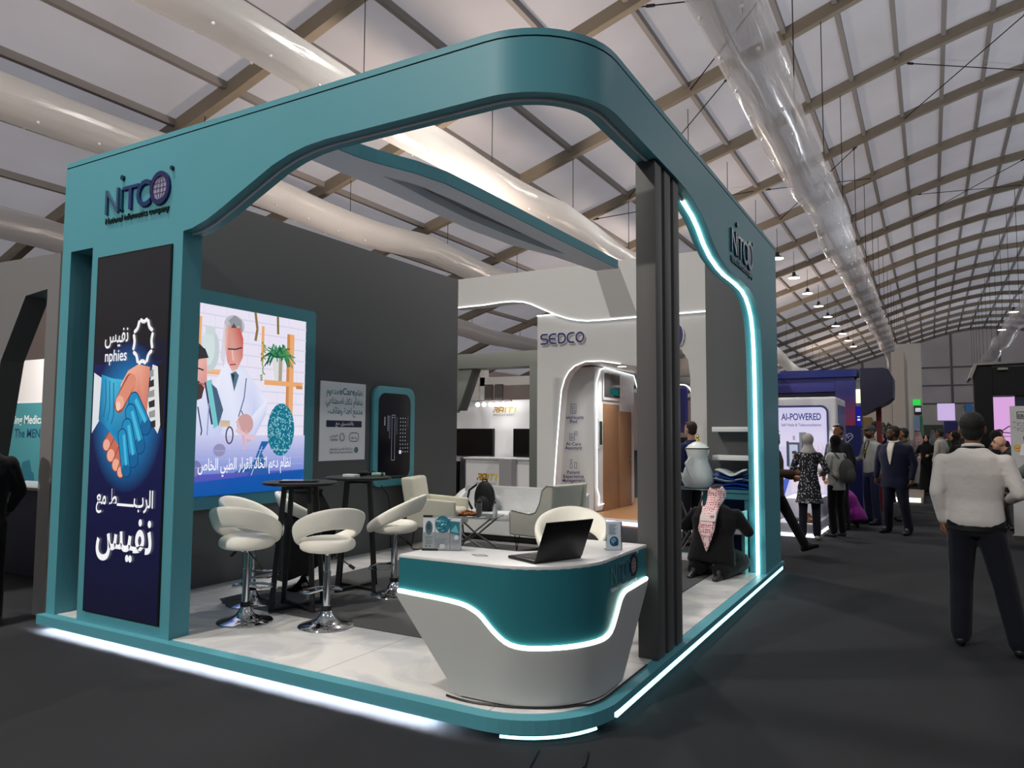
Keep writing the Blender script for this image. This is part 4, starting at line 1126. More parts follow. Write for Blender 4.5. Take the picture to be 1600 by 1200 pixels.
B().lathe([(.001, 0), (.08, 0), (.13, .012), (.135, .016), (.08, .006), (.001, .006)], (-5.0, 7.68, ZT), 28).build('dish', mat('brown_dish', (120, 66, 34), .4), pl, smooth=True)
b = B(); rg = random.Random(6)
for i in range(90):
    t = rg.uniform(0, 6.28); q = .115 * math.sqrt(rg.random()); b.sph((-5.0 + q * math.cos(t), 7.68 + q * math.sin(t), ZT + .02 + (1 - q / .12) * rg.uniform(.01, .05)), (rg.uniform(.012, .02), rg.uniform(.010, .015), .011), 7, 5)
o = b.build('heaped_snacks', mat('date_brown', (168, 102, 52), .5, var=(26, .55)), pl, smooth=True); o['kind'] = 'stuff'
tb = thing('tumbler', 'grey steel tumbler with domed lid beside the snack plate', 'bottle', (-4.78, 7.60, ZT))
B().lathe([(.001, 0), (.034, 0), (.036, .005), (.036, .16), (.033, .168)], (-4.78, 7.6, ZT), 22).build('body', mat('tumbler_grey', (110, 112, 114), .35, .6), tb, smooth=True)
B().lathe([(.035, .166), (.036, .185), (.026, .205), (.012, .212), (.012, .222), (.001, .222)], (-4.78, 7.6, ZT), 22).build('lid', mat('tumbler_lid', (60, 62, 64), .3, .6), tb, smooth=True)
wb = thing('water_bottle', 'small clear water bottle behind the tumbler near the velvet armchair', 'bottle', (-4.66, 7.78, ZT))
B().lathe([(.001, 0), (.028, 0), (.03, .01), (.03, .11), (.014, .145), (.013, .16)], (-4.66, 7.78, ZT), 18).build('body', mat('clear_pet', (225, 232, 236), .1, trans=.7), wb, smooth=True)
B().lathe([(.0145, .155), (.0145, .175), (.001, .176)], (-4.66, 7.78, ZT), 14).build('cap', mat('cap_dark', (40, 42, 46), .5), wb, smooth=True)
tag(B().bx(-5.2, -5.06, 7.55, 7.62, ZT, ZT + .012).build('mobile_phone', mat('phone_black', (18, 19, 22), .2), bevel=.003), 'black mobile phone at the left end of the glass table', 'phone')
for i, (x, y) in enumerate(((-4.86, 7.52), (-4.7, 7.56))):
    tag(B().bx(x - .035, x + .035, y - .02, y + .02, ZT, ZT + .008).build('paper_sachet', WHITE, bevel=.002), 'small white paper sachet on the front edge of the glass table, %s' % ('left of the tumbler' if i == 0 else 'by the velvet armchair'), 'sachet')
bp = thing('backpack', 'black backpack standing on the white sofa behind the snack plate', 'backpack', (-5.33, 8.62, .50))
BK = mat('black_nylon', (15, 16, 19), .7, bump=(40, .2))
b = B(); b.sph((0, 0, .17), (.16, .09, .24), 20, 14); b.v = [(x * (1.0 + .12 * (z < .1)), y, max(z, 0)) for x, y, z in b.v]
b.build('main_compartment', BK, bp, world=False, smooth=True)
b = B(); b.sph((.02, -.085, .1), (.11, .05, .12), 16, 10); b.v = [(x, y, max(z, .01)) for x, y, z in b.v]; b.build('front_pocket', mat('grey_black_nylon', (26, 27, 31), .6), bp, world=False, smooth=True)
B().tube([(-.10, -.05, .36), (-.2, -.08, .28), (-.23, -.08, .15), (-.16, -.06, .02)], .016, 6).build('shoulder_strap', BK, bp, world=False, smooth=True)
B().tube([(-.04, 0, .39), (-.03, 0, .43), (.03, 0, .43), (.04, 0, .39)], .01, 6).build('carry_handle', BK, bp, world=False, smooth=True)

# coffee urn on its stand, by the column
fold_table((-2.38, 8.24, FZ), math.radians(5), 'folding table with crossed steel legs under the white coffee pot', .84, .52, .42)
dp = thing('coffee_pot', 'tall white waisted coffee pot with gold finial, left of the kneeling man', 'pot', (-2.275, 8.2, .965))
CER = mat('white_porcelain', (232, 236, 234), .12, spec=.6)
c0 = (-2.275, 8.2, .965)
B().lathe([(.001, 0), (.12, 0), (.15, .02), (.178, .08), (.172, .14), (.145, .22), (.112, .30), (.108, .34), (.128, .41), (.136, .43), (.128, .435)], c0, 36).build('body', CER, dp, smooth=True, angle=60)
B().lathe([(.138, .43), (.139, .442), (.128, .442)], c0, 36).build('metal_rim', mat('dark_rim', (84, 80, 70), .3, .8), dp, smooth=True)
B().lathe([(.132, .44), (.10, .475), (.05, .505), (.02, .515), (.001, .516)], c0, 32).build('lid', CER, dp, smooth=True, angle=60)
B().lathe([(.012, .512), (.022, .53), (.012, .548), (.018, .565), (.008, .59), (.001, .61)], c0, 14).build('finial', mat('gold', (206, 170, 70), .25, 1), dp, smooth=True)
B().tube([(c0[0] - .04, c0[1] - .14, 1.31), (c0[0] - .08, c0[1] - .2, 1.24), (c0[0] - .05, c0[1] - .2, 1.15), (c0[0] - .02, c0[1] - .17, 1.08)], [.012, .014, .012, .01], 8).build('handle', CER, dp, smooth=True)
B().tube([(c0[0] - .15, c0[1] - .04, 1.09), (c0[0] - .2, c0[1] - .06, 1.14), (c0[0] - .23, c0[1] - .07, 1.22)], [.02, .013, .01], 8).build('spout', CER, dp, smooth=True)

tag(B().tube([(-1.72, 3.30, .006), (-1.66, 3.08, .006), (-1.47, 3.10, .006), (-1.45, 3.25, .006), (-1.5, 3.4, .006)], .006, 6).build('power_cable', BLACK, smooth=True), 'thin black cable looping out on the carpet at the rounded platform corner', 'cable')
# ------------------------------------------------------------------ people
def skin_over(bld, voxel, it=3):
    """one continuous smooth surface over the collected volumes"""
    me = bld.mesh('tmp')
    o = bpy.data.objects.new('tmp', me); COL.objects.link(o)
    r = o.modifiers.new('r', 'REMESH'); r.mode = 'VOXEL'; r.voxel_size = voxel
    s = o.modifiers.new('s', 'SMOOTH'); s.factor = .5; s.iterations = it
    dg = bpy.context.evaluated_depsgraph_get()
    out = bpy.data.meshes.new_from_object(o.evaluated_get(dg))
    bpy.data.objects.remove(o); bpy.data.meshes.remove(me)
    out.materials.clear()
    out.polygons.foreach_set('use_smooth', [True] * len(out.polygons))
    return out

def limb(b, p0, p1, r0, r1, n=12):
    p0, p1 = Vector(p0), Vector(p1)
    d = (p1 - p0); L = d.length or 1e-4; d = d / L
    pts = [p0 - d * r0 * .9, p0 - d * r0 * .6, p0] + [p0 + d * L * t for t in (.33, .66)] + [p1, p1 + d * r1 * .6, p1 + d * r1 * .9]
    rs = [r0 * .42, r0 * .8, r0, r0 + (r1 - r0) * .33, r0 + (r1 - r0) * .66, r1, r1 * .8, r1 * .42]
    b.tube(pts, rs, n)

def stack(b, secs, n=20):
    """torso / skirt: sections (centre, half width, half depth); sections follow the spine"""
    rings = []
    for i, (c, rx, ry) in enumerate(secs):
        c = Vector(c); a = Vector(secs[max(0, i - 1)][0]); z = Vector(secs[min(len(secs) - 1, i + 1)][0])
        t = (z - a).normalized(); X = Vector((1, 0, 0)); D = X.cross(t) * -1
        rings.append([tuple(c + X * rx * math.cos(q) + D * ry * math.sin(q)) for q in [2 * PI * j / n for j in range(n)]])
    b.rings(rings)

ARMS = {'down': ((.245, -.03, 1.15), (.25, .04, .90)), 'pocket': ((.30, -.08, 1.15), (.205, .03, .95)), 'hold': ((.25, .02, 1.15), (.09, .27, 1.14)),
        'bent': ((.28, -.05, 1.15), (.20, .21, 1.08)), 'up': ((.25, .10, 1.20), (.10, .24, 1.38)), 'reach': ((.27, .14, 1.22), (.26, .40, 1.18)),
        'back': ((.27, -.12, 1.16), (.06, -.17, 1.0)), 'elbow': ((.33, -.02, 1.18), (.22, .22, 1.10)), 'low': ((.25, .04, 1.14), (.17, .24, .97))}
LEGS = {'stand': (((.10, .02, .50), (.11, -.02, .08)), ((.10, .02, .50), (.11, -.02, .08))),
        'wide': (((.15, .03, .50), (.19, -.02, .08)), ((.12, .02, .50), (.15, -.02, .08))),
        'far_step': (((.11, .03, .50), (.12, -.02, .08)), ((.17, -.06, .50), (.25, -.14, .08))),
        'step': (((.10, .10, .52), (.10, .06, .10)), ((.10, -.02, .50), (.10, -.24, .12))),
        'stride': (((.10, .18, .52), (.10, .38, .12)), ((.10, -.02, .48), (.10, -.26, .14))),
        'crouch': (((.17, .30, .34), (.14, .02, .08)), ((.17, .30, .34), (.14, .02, .08))),
        'kneel': (((.19, .26, .12), (.13, -.16, .08)), ((.19, .26, .12), (.13, -.16, .08)))}
SPINE = {'stand': [(0, 0, .93), (0, .01, 1.10), (0, 0, 1.30), (0, -.015, 1.43), (0, -.01, 1.49), (0, .015, 1.64)],
         'lean': [(0, -.06, .92), (0, 0, 1.06), (0, .10, 1.20), (0, .19, 1.28), (0, .23, 1.32), (0, .31, 1.42)],
         'crouch': [(0, -.10, .26), (0, -.06, .40), (0, .04, .56), (0, .12, .66), (0, .17, .70), (0, .27, .76)],
         'kneel': [(0, -.06, .24), (0, -.02, .40), (0, .04, .55), (0, .08, .655), (0, .10, .70), (0, .13, .80)]}

SKINS = {'tan': (176, 124, 96), 'brown': (122, 82, 60), 'light': (206, 158, 134), 'dark': (84, 56, 42)}
def check_mat(name, c1, c2, sc, thr=.5, kind='check'):
    if name in MATS: return MATS[name]
    m = mat(name, c1, .85); nt = m.node_tree; p = nt.nodes['Principled BSDF']
    tc = nt.nodes.new('ShaderNodeTexCoord')
    if kind == 'check':
        t = nt.nodes.new('ShaderNodeTexVoronoi'); t.distance = 'CHEBYCHEV'; t.inputs['Randomness'].default_value = .25; out = t.outputs['Distance']
    else:
        t = nt.nodes.new('ShaderNodeTexVoronoi'); t.inputs['Randomness'].default_value = .8; out = t.outputs['Distance']
        mp = nt.nodes.new('ShaderNodeMapping'); mp.inputs['Scale'].default_value = (1.6, 1.6, .7); nt.links.new(tc.outputs['Object'], mp.inputs[0]); nt.links.new(mp.outputs[0], t.inputs['Vector'])
    t.inputs['Scale'].default_value = sc
    if kind == 'check': nt.links.new(tc.outputs['Object'], t.inputs['Vector'])
    r = nt.nodes.new('ShaderNodeValToRGB'); r.color_ramp.elements[0].position = thr - .04; r.color_ramp.elements[1].position = thr + .04
    r.color_ramp.elements[0].color = lin(c1) + [1]; r.color_ramp.elements[1].color = lin(c2) + [1]
    nt.links.new(out, r.inputs[0]); nt.links.new(r.outputs[0], p.inputs['Base Color'])
    return m
GHUTRA = check_mat('red_white_ghutra', (186, 84, 92), (232, 206, 204), 60, .33)
TUNIC = check_mat('black_white_print', (214, 214, 214), (20, 24, 34), 34, .27, 'spots')

def cloth(rgb): return mat('cloth_%d_%d_%d' % rgb, rgb, .85, spec=.2, sheen=.1, bump=(7, .7))

def hand(b, e, w, k, inward):
    e, w = Vector(e), Vector(w); d = (w - e).normalized()
    side = Vector((inward, 0, 0)); side = (side - d * side.dot(d)).normalized() if abs(side.dot(d)) < .95 else Vector((0, 1, 0))
    pn = d.cross(side).normalized()      # knuckle row runs along pn
    limb(b, w, w + d * .075 * k, .026 * k, .034 * k, 8)
    for i, (o, L) in enumerate(((-.033, .062), (-.011, .074), (.011, .07), (.033, .055))):
        base = w + d * .085 * k + pn * o * k; m1 = base + (d * .6 + side * .35).normalized() * L * .55 * k; m2 = m1 + (d * .35 + side * .9).normalized() * L * .5 * k
        b.tube([base, m1, m2], [.010 * k, .009 * k, .007 * k], 6)
    tb = w + d * .03 * k + pn * .03 * k
    b.tube([tb, tb + (d * .6 + pn * .7 + side * .3).normalized() * .045 * k, tb + (d * .9 + pn * .3 + side * .5).normalized() * .075 * k], [.012 * k, .010 * k, .008 * k], 6)

def person(label, x, y, rz, h=1.73, top=('shirt', (200, 200, 200)), pants=(22, 24, 32), arms=('down', 'down'), legs='stand', spine=None, hair=('short', (22, 18, 16)),
           skin='tan', shoes=(18, 18, 20), wide=1., vox=.018, face=True, beard=False, z0=0., group=None, female=False, shirt=None, belt=False, head_turn=0., fine=None, hs=1., baggy=1.):
    o = thing('person', label, 'person', (x, y, z0), rz, group)
    k = h / 1.75; sk = mat('skin_' + skin, SKINS[skin], .55, spec=.3)
    sp = SPINE[spine or 'stand']; sp = [Vector(p) for p in sp]
    std = Vector(SPINE['stand'][3]); dS = sp[3] - std
    # lean of the upper body carries the shoulders
    up = (sp[3] - sp[2]).normalized()
    def sh(sx): return Vector((sx * .172 * wide, sp[3].y, sp[3].z - .04))
    J = {}
    for sx, nm in ((1, arms[1]), (-1, arms[0])):
        e, w = nm if isinstance(nm, tuple) else ARMS[nm]
        e, w = Vector(e), Vector(w)
        if not isinstance(nm, tuple): e = e + dS; w = w + dS
        J[sx] = (Vector((sx * e.x * (1 + (wide - 1) * .7), e.y, e.z)), Vector((sx * w.x * (1 + (wide - 1) * .5), w.y, w.z)))
    LG = LEGS[legs]; hipz = sp[0].z
    L = {}
    for sx, q in ((1, LG[1]), (-1, LG[0])):
        L[sx] = (Vector((sx * .09, sp[0].y, hipz - .02)), Vector((sx * q[0][0], q[0][1], q[0][2])), Vector((sx * q[1][0], q[1][1], q[1][2])))
    hc = sp[5]
    K = lambda b: setattr(b, 'v', [(p[0] * k, p[1] * k, p[2] * k) for p in b.v]) or b
    def rot(p):   # turn of the head about the neck
        if not head_turn: return p
        c, s_ = math.cos(head_turn), math.sin(head_turn); dx, dy = p[0] - sp[4].x, p[1] - sp[4].y
        return (sp[4].x + dx * c - dy * s_, sp[4].y + dx * s_ + dy * c, p[2])
    # ---- body: one continuous surface (head, neck, trunk, limbs, hands, feet)
    b = B()
    hb = B()
    hb.sph((0, hc.y - .012, hc.z + .02), (.074, .093, .092), 16, 12); hb.sph((0, hc.y + .022, hc.z - .045), (.056, .066, .074), 14, 10)
    hb.tube([(0, hc.y + .088, hc.z + .012), (0, hc.y + .104, hc.z - .024), (0, hc.y + .09, hc.z - .032)], [.010, .016, .012], 6)
    hb.sph((0, hc.y + .07, hc.z - .085), (.026, .024, .02), 8, 6)
    for sx in (-1, 1): hb.sph((sx * .075, hc.y - .012, hc.z - .012), (.012, .02, .03), 8, 6)
    hb.v = [rot((p[0] * hs, hc.y + (p[1] - hc.y) * hs, hc.z + (p[2] - hc.z) * hs)) for p in hb.v]; b.add(hb.v, hb.f)
    limb(b, sp[4] - Vector((0, .005, .03)), (hc.x, hc.y - .02, hc.z - .05), .054, .05)
    stack(b, [((0, p.y, p.z), rx * wide, ry) for p, rx, ry in zip(sp[:5], (.13, .12, .135, .12, .055), (.09, .085, .09, .075, .055))])
    for sx in (-1, 1):
        e, w = J[sx]; limb(b, sh(sx), e, .045, .036); limb(b, e, w, .036, .026); hand(b, e, w, 1, -sx)
        a, kn, an = L[sx]; limb(b, a, kn, .07, .05); limb(b, kn, an, .048, .036)
    link_mesh('body', skin_over(K(b), fine or min(vox, .012), 2), sk, o)
    # ---- shoes
    for sx in (-1, 1):
        a, kn, an = L[sx]
        s = B(); d = Vector((sx * .15, 1, 0)).normalized()
        if legs == 'stride' and sx == -1: d = Vector((0, .9, .42)).normalized()
        if legs in ('kneel',): d = Vector((0, -1, -.2)).normalized()
        if an.z > .11 and legs in ('step', 'stride') and sx == 1: d = Vector((0, .75, -.5)).normalized()
        heel = an + Vector((0, -.03, -.035)); toe = an + d * .17 + Vector((0, 0, -.045))
        limb(s, heel, toe, .042, .036); limb(s, heel, an + d * .06, .04, .042); s.v = [(q[0], q[1], max(q[2], .004)) for q in s.v]
        link_mesh('shoe', skin_over(K(s), .012, 1), mat('shoe_%d' % sum(shoes), shoes, .45), o)
    # ---- trousers
    kind, tc = top[0], top[1]
    if kind not in ('thobe', 'abaya'):
        t = B()
        hz = sp[0]
        if legs in ('kneel', 'crouch'): t.sph((0, hz.y, hz.z), (.17, .15, .14), 14, 10)
        else:
            q = 1 if kind in ('shirt', 'tee') else .84
            stack(t, [((0, hz.y, hz.z - .10), .155 * wide, .112), ((0, hz.y, hz.z), .165 * wide * q, .118 * q), ((0, hz.y, hz.z + .10), .150 * wide * q, .108 * q)])
        for sx in (-1, 1):
            a, kn, an = L[sx]; limb(t, a - Vector((0, 0, .04)), kn, .092 * (1 + (wide - 1) * .6), .072 * baggy); limb(t, kn, an + Vector((0, 0, .015)), .071 * baggy, .064 * baggy)
        link_mesh('trousers', skin_over(K(t), vox, 3), cloth(pants), o)
    # ---- upper garment
    m = top[2] if len(top) > 2 else cloth(tc)
    c = B(); g = {'shirt': 1., 'tee': 1., 'suit': 1.09, 'jacket': 1.08, 'thobe': 1.06, 'abaya': 1.1, 'tunic': 1.04}[kind]
    S_ = sp
    rx = [.150, .152, .178, .152, .080]; ry = [.112, .110, .120, .100, .07]
    if female: rx = [.155, .128, .150, .145, .075]
    secs = [((0, p.y, p.z), a_ * g * wide, b_ * g) for p, a_, b_ in zip(S_[:5], rx, ry)]
    mid = S_[3] * .5 + S_[4] * .5; secs.insert(4, ((0, mid.y, mid.z), .105 * g * wide, .085 * g))
    if kind == 'shirt' and not spine: secs = [((0, S_[0].y, S_[0].z - .03), .155 * wide, .118), ((0, S_[0].y, S_[0].z + .01), .162 * wide, .124)] + secs[1:]
    if kind in ('suit', 'jacket', 'tunic') and spine not in ('crouch', 'kneel'):
        lo = {'suit': .74, 'jacket': .80, 'tunic': .60}[kind]; fl = 1.0 if kind != 'tunic' else 1.28
        secs = [((0, S_[0].y, lo), .178 * wide * fl, .128 * fl), ((0, S_[0].y, lo + .08), .176 * wide * (fl * .5 + .5), .128)] + secs
    if kind in ('thobe', 'abaya') and spine not in ('crouch', 'kneel'):
        fl = 1.25 if kind == 'abaya' else 1.0
        secs = [((0, 0, .05 if kind == 'abaya' else .09), .20 * fl, .155 * fl), ((0, 0, .45), .185 * fl ** .5, .14), ((0, 0, .75), .175 * wide, .13)] + secs
    if spine in ('crouch', 'kneel'):
        secs = [((0, S_[0].y - .03, S_[0].z - .1), .2 * wide, .17), ((0, S_[0].y, S_[0].z + .02), .19 * wide, .15)] + secs[1:]
    stack(c, secs)
    for sx in (-1, 1):
        e, w = J[sx]; q = .060 * g * (.88 if female else 1); c.sph(tuple(sh(sx) - Vector((sx * .015, 0, .0))), (.066 * g, .062 * g, .056 * g), 12, 8)
        limb(c, sh(sx), e, q, .054 * g)
        if kind == 'tee': continue
        ww = e + (w - e) * (.96 if kind != 'abaya' else 1.0)
        limb(c, e, ww, .053 * g, (.04 if kind in ('shirt', 'suit') else .05) * g)
    if kind in ('abaya', 'thobe') and spine in ('kneel',):
        for sx in (-1, 1): a, kn, an = L[sx]; limb(c, a, kn, .12, .10); limb(c, kn, an, .1, .09)
    if kind == 'suit': c.tube([(.06, sp[4].y - .03, sp[4].z), (0, sp[4].y - .07, sp[4].z + .015), (-.06, sp[4].y - .03, sp[4].z)], .018, 6)
    link_mesh({'shirt': 'shirt', 'tee': 'shirt', 'suit': 'suit_jacket', 'jacket': 'jacket', 'thobe': 'thobe', 'abaya': 'abaya', 'tunic': 'tunic'}[kind], skin_over(K(c), vox, 4), m, o)
    if kind in ('shirt', 'thobe') or shirt:
        s = B(); cc = sp[4]
        s.tube([(.062 * math.cos(q), cc.y + .004 + .064 * math.sin(q), cc.z + .012 - .012 * math.sin(q)) for q in [2 * PI * i / 18 for i in range(18)]], .016, 8, True)
        if shirt: s.rings([[(-ww_, cc.y + .085 + dy, z), (ww_, cc.y + .085 + dy, z), (ww_ * .8, cc.y + .10 + dy, z), (-ww_ * .8, cc.y + .10 + dy, z)] for z, ww_, dy in ((cc.z - .01, .055, -.005), (cc.z - .10, .055, .042), (cc.z - .18, .045, .056), (cc.z - .27, .03, .058), (cc.z - .36, .006, .05))])
        K(s); s.build('collar' if not shirt else 'shirt_front', cloth(shirt or tc), o, world=False, smooth=True)
    if belt:
        s = B(); s.rings([[(q * .157 * wide * math.cos(a), sp[0].y + q * .116 * math.sin(a), sp[0].z + z) for a in [2 * PI * i / 28 for i in range(28)]] for q, z in ((1.02, -.06), (1.06, -.059), (1.06, -.025), (1.02, -.024))], cap=False)
        K(s); s.build('belt', mat('belt_leather', (16, 15, 15), .4), o, world=False, smooth=True)
    # ---- head dress
    hk, hcol = hair
    s = B(); hm = None if hk in ('ghutra', 'none') else cloth(hcol) if hk in ('hijab', 'cap') else mat('hair_%d' % sum(hcol), hcol, .75, bump=(60, .4))
    if hk == 'short':
        s.sph((0, hc.y - .030, hc.z + .032), (.079, .088, .088), 16, 12); s.sph((0, hc.y - .045, hc.z - .02), (.07, .06, .07), 12, 8)
        s.sph((0, hc.y + .035, hc.z + .085), (.06, .04, .03), 10, 6)
        s.v = [rot((p[0] * hs, hc.y + (p[1] - hc.y) * hs, hc.z + (p[2] - hc.z) * hs)) for p in s.v]; link_mesh('hair', skin_over(K(s), min(vox, .012), 1), hm, o)
    elif hk == 'hijab':
        s.sph((0, hc.y - .022, hc.z + .014), (.092, .100, .108), 16, 12); s.sph((0, hc.y - .01, hc.z - .085), (.078, .085, .07), 12, 8)
        stack(s, [((0, sp[3].y + .01, sp[3].z - .05), .15, .115), ((0, sp[3].y, sp[3].z + .02), .13, .10), ((0, hc.y - .02, hc.z - .1), .075, .075)])
        s.v = [rot(p) for p in s.v]; link_mesh('hijab', skin_over(K(s), min(vox, .014), 3), hm, o)
    elif hk == 'ghutra':
        s.sph((0, hc.y - .018, hc.z + .02), (.088, .102, .102), 16, 12)
        stack(s, [((0, sp[3].y - .06, sp[3].z - .20), .13, .05), ((0, sp[3].y - .045, sp[3].z - .05), .155, .07), ((0, hc.y - .045, hc.z - .08), .1, .07), ((0, hc.y - .035, hc.z + .01), .088, .08)])
        s.v = [rot(p) for p in s.v]; link_mesh('ghutra', skin_over(K(s), min(vox, .014), 2), GHUTRA if hcol == 'red' else cloth(hcol), o)
        s = B(); s.tube([rot((.085 * math.cos(q), hc.y - .018 + .098 * math.sin(q), hc.z + .068)) for q in [2 * PI * i / 20 for i in range(20)]], .010, 6, True); K(s).build('agal', BLACK, o, world=False, smooth=True)
    elif hk == 'cap':
        s.sph((0, hc.y - .02, hc.z + .035), (.084, .098, .085), 16, 12); s.rings([[(-.07, hc.y + .06, hc.z + .04), (.07, hc.y + .06, hc.z + .04), (.05, hc.y + .16, hc.z + .02), (-.05, hc.y + .16, hc.z + .02)], [(-.07, hc.y + .06, hc.z + .056), (.07, hc.y + .06, hc.z + .056), (.05, hc.y + .16, hc.z + .034), (-.05, hc.y + .16, hc.z + .034)]])
        s.v = [rot(p) for p in s.v]; link_mesh('cap', skin_over(K(s), .011, 1), hm, o)
    if face:
        dk = mat('eye_dark', (18, 14, 12), .3)
        for sx in (-1, 1):
            s = B(); s.sph(rot((sx * .029, hc.y + .076, hc.z + .012)), (.013, .009, .008), 8, 6); K(s).build('eye', dk, o, world=False, smooth=True)
            s = B(); s.tube([rot((sx * (.012 + .018 * i), hc.y + .088 - .008 * i, hc.z + .036 + .003 * (i == 1))) for i in range(3)], .005, 5); K(s).build('eyebrow', dk, o, world=False, smooth=True)
        s = B(); s.sph(rot((0, hc.y + .080, hc.z - .062)), (.026, .012, .009), 8, 6); K(s).build('mouth', mat('lips', (140, 78, 70), .5), o, world=False, smooth=True)
    if beard:
        s = B(); s.sph((0, hc.y + .03, hc.z - .07), (.058, .066, .056), 12, 8); s.sph((0, hc.y + .082, hc.z - .043), (.034, .02, .011), 8, 6); s.v = [rot(p) for p in s.v]
        link_mesh('beard', skin_over(K(s), .011, 1), mat('beard_dark', (24, 20, 18), .85), o)
    return o, k, sp

R_ = math.radians
# visitor with a white shirt, seen from behind
o, k, sp = person('man in white shirt and dark trousers seen from behind, one hand in his pocket', .27, 6.52, R_(-6), 1.72, ('shirt', (206, 200, 196)), (17, 19, 28), (((.215, -.05, 1.15), (.195, .01, .93)), ((.25, -.03, 1.16), (.20, .18, 1.10))), 'far_step', hair=('short', (7, 6, 6)), skin='brown', wide=1.2, hs=1.1, baggy=1.18, vox=.012, face=True, belt=True, fine=.008)
b = B(); b.tube([(.066 * math.cos(q), sp[4].y + .002 + .07 * math.sin(q), sp[4].z + .006) for q in [2 * PI * i / 18 for i in range(18)]], .011, 6, True); b.v = [(p[0] * k, p[1] * k, p[2] * k) for p in b.v]
b.build('lanyard', cloth((20, 20, 24)), o, world=False, smooth=True)
person('person cut off by the right picture edge, grey-green top and white sneakers', .98, 8.86, R_(70), 1.72, ('jacket', (86, 92, 90)), (54, 56, 60), ('reach', 'bent'), 'stand', shoes=(222, 222, 222), vox=.016)
person('man in a navy suit with open white collar, looking left in the aisle', -.52, 13.32, R_(152), 1.71, ('suit', (13, 18, 42)), (12, 15, 32), ('down', 'down'), 'wide', hair=('short', (20, 17, 16)), skin='dark', beard=True, wide=1.36, head_turn=R_(-52), baggy=1.15, vox=.014, shirt=(206, 200, 186), fine=.009)
o, k, sp = person('man in a dark cap and grey shirt with yellow chest emblem, behind the navy suit', -.93, 14.5, R_(130), 1.74, ('shirt', (150, 150, 142)), (34, 40, 66), ('down', 'hold'), 'stand', hair=('cap', (58, 60, 62)), skin='brown', beard=True, vox=.016)
b = B(); b.sph((0, .118, 1.30), (.045, .012, .036), 12, 8); b.v = [(p[0] * k, p[1] * k, p[2] * k) for p in b.v]; em = b.build('shirt_emblem', mat('emblem_yellow', (206, 200, 60), .6), o, world=False, smooth=True)
b = B(); b.sph((0, .130, 1.31), (.036, .006, .012), 10, 6); b.sph((0, .130, 1.302), (.01, .006, .016), 8, 6); b.v = [(p[0] * k, p[1] * k, p[2] * k) for p in b.v]; b.build('emblem_mark', BLACK, em, world=False, smooth=True)
b = B(); b.tube([(.05, .07, 1.47), (.03, .125, 1.30), (.0, .135, 1.16), (-.03, .125, 1.3), (-.05, .07, 1.47)], .007, 6); b.v = [(p[0] * k, p[1] * k, p[2] * k) for p in b.v]; b.build('lanyard', cloth((20, 20, 24)), o, world=False, smooth=True)
person('woman in a black and white patterned tunic and grey hijab, facing the lit panel', -1.62, 11.9, R_(4), 1.58, ('tunic', (60, 60, 66), TUNIC), (18, 22, 34), ('hold', 'bent'), 'stand', hair=('hijab', (158, 156, 152)), skin='light', shoes=(190, 180, 160), female=True, vox=.013)
o, k, sp = person('woman in a white jacket and black headscarf carrying a dark grey backpack', -1.30, 12.45, R_(58), 1.56, ('jacket', (190, 190, 184)), (10, 10, 12), ('hold', 'low'), 'stand', hair=('hijab', (12, 12, 13)), skin='light', shoes=(60, 44, 36), female=True, vox=.013)
b = B(); b.sph((0, -.22, 1.13), (.15, .105, .22), 16, 12); b.sph((0, -.30, 1.06), (.11, .06, .13), 12, 8)
for sx in (-1, 1): b.tube([(sx * .09, -.15, 1.34), (sx * .11, -.06, 1.45), (sx * .115, .06, 1.42), (sx * .12, .115, 1.28), (sx * .13, .05, 1.1), (sx * .12, -.14, .98)], .018, 6)
b.v = [(p[0] * k, p[1] * k, p[2] * k) for p in b.v]
o2 = thing('backpack', 'dark grey backpack worn by the woman in the white jacket', 'backpack', (-1.30, 12.45, 0), R_(58)); link_mesh('bag_body', skin_over(b, .012, 2), mat('grey_nylon', (62, 66, 62), .8), o2)
person('man in a dark suit and white shirt standing behind the woman with the backpack', -1.36, 13.45, R_(150), 1.74, ('suit', (16, 18, 26)), (14, 16, 22), ('down', 'down'), 'stand', skin='brown', vox=.016, shirt=(196, 192, 186))
o, k, sp = person('bearded man in dark clothes and brown sleeves stepping out from behind the teal post', -1.82, 10.22, R_(-90), 1.63, ('jacket', (74, 58, 46)), (12, 13, 16), ('bent', 'hold'), 'stride', skin='brown', beard=True, vox=.014, shoes=(14, 14, 15), head_turn=R_(-35))
person('person in a purple top crouching on the aisle floor behind the group', -1.19, 13.7, R_(60), 1.5, ('tee', (126, 30, 122)), (14, 14, 18), ('low', 'low'), 'crouch', 'crouch', hair=('hijab', (16, 16, 18)), skin='light', face=False, vox=.016, female=True)
person('man in a long white thobe walking away beyond the blue gate', -1.22, 20.6, R_(10), 1.8, ('thobe', (198, 194, 190)), arms=('bent', 'bent'), skin='brown', vox=.02, z0=.12)
person('man in a black suit and white collar at the left picture edge, facing away left', -6.59, 3.06, R_(62), 1.63, ('suit', (14, 14, 17)), (10, 10, 12), ('hold', 'low'), 'stand', skin='brown', hair=('short', (26, 22, 20)), vox=.013, shirt=(206, 204, 202), shoes=(34, 28, 26), fine=.009)
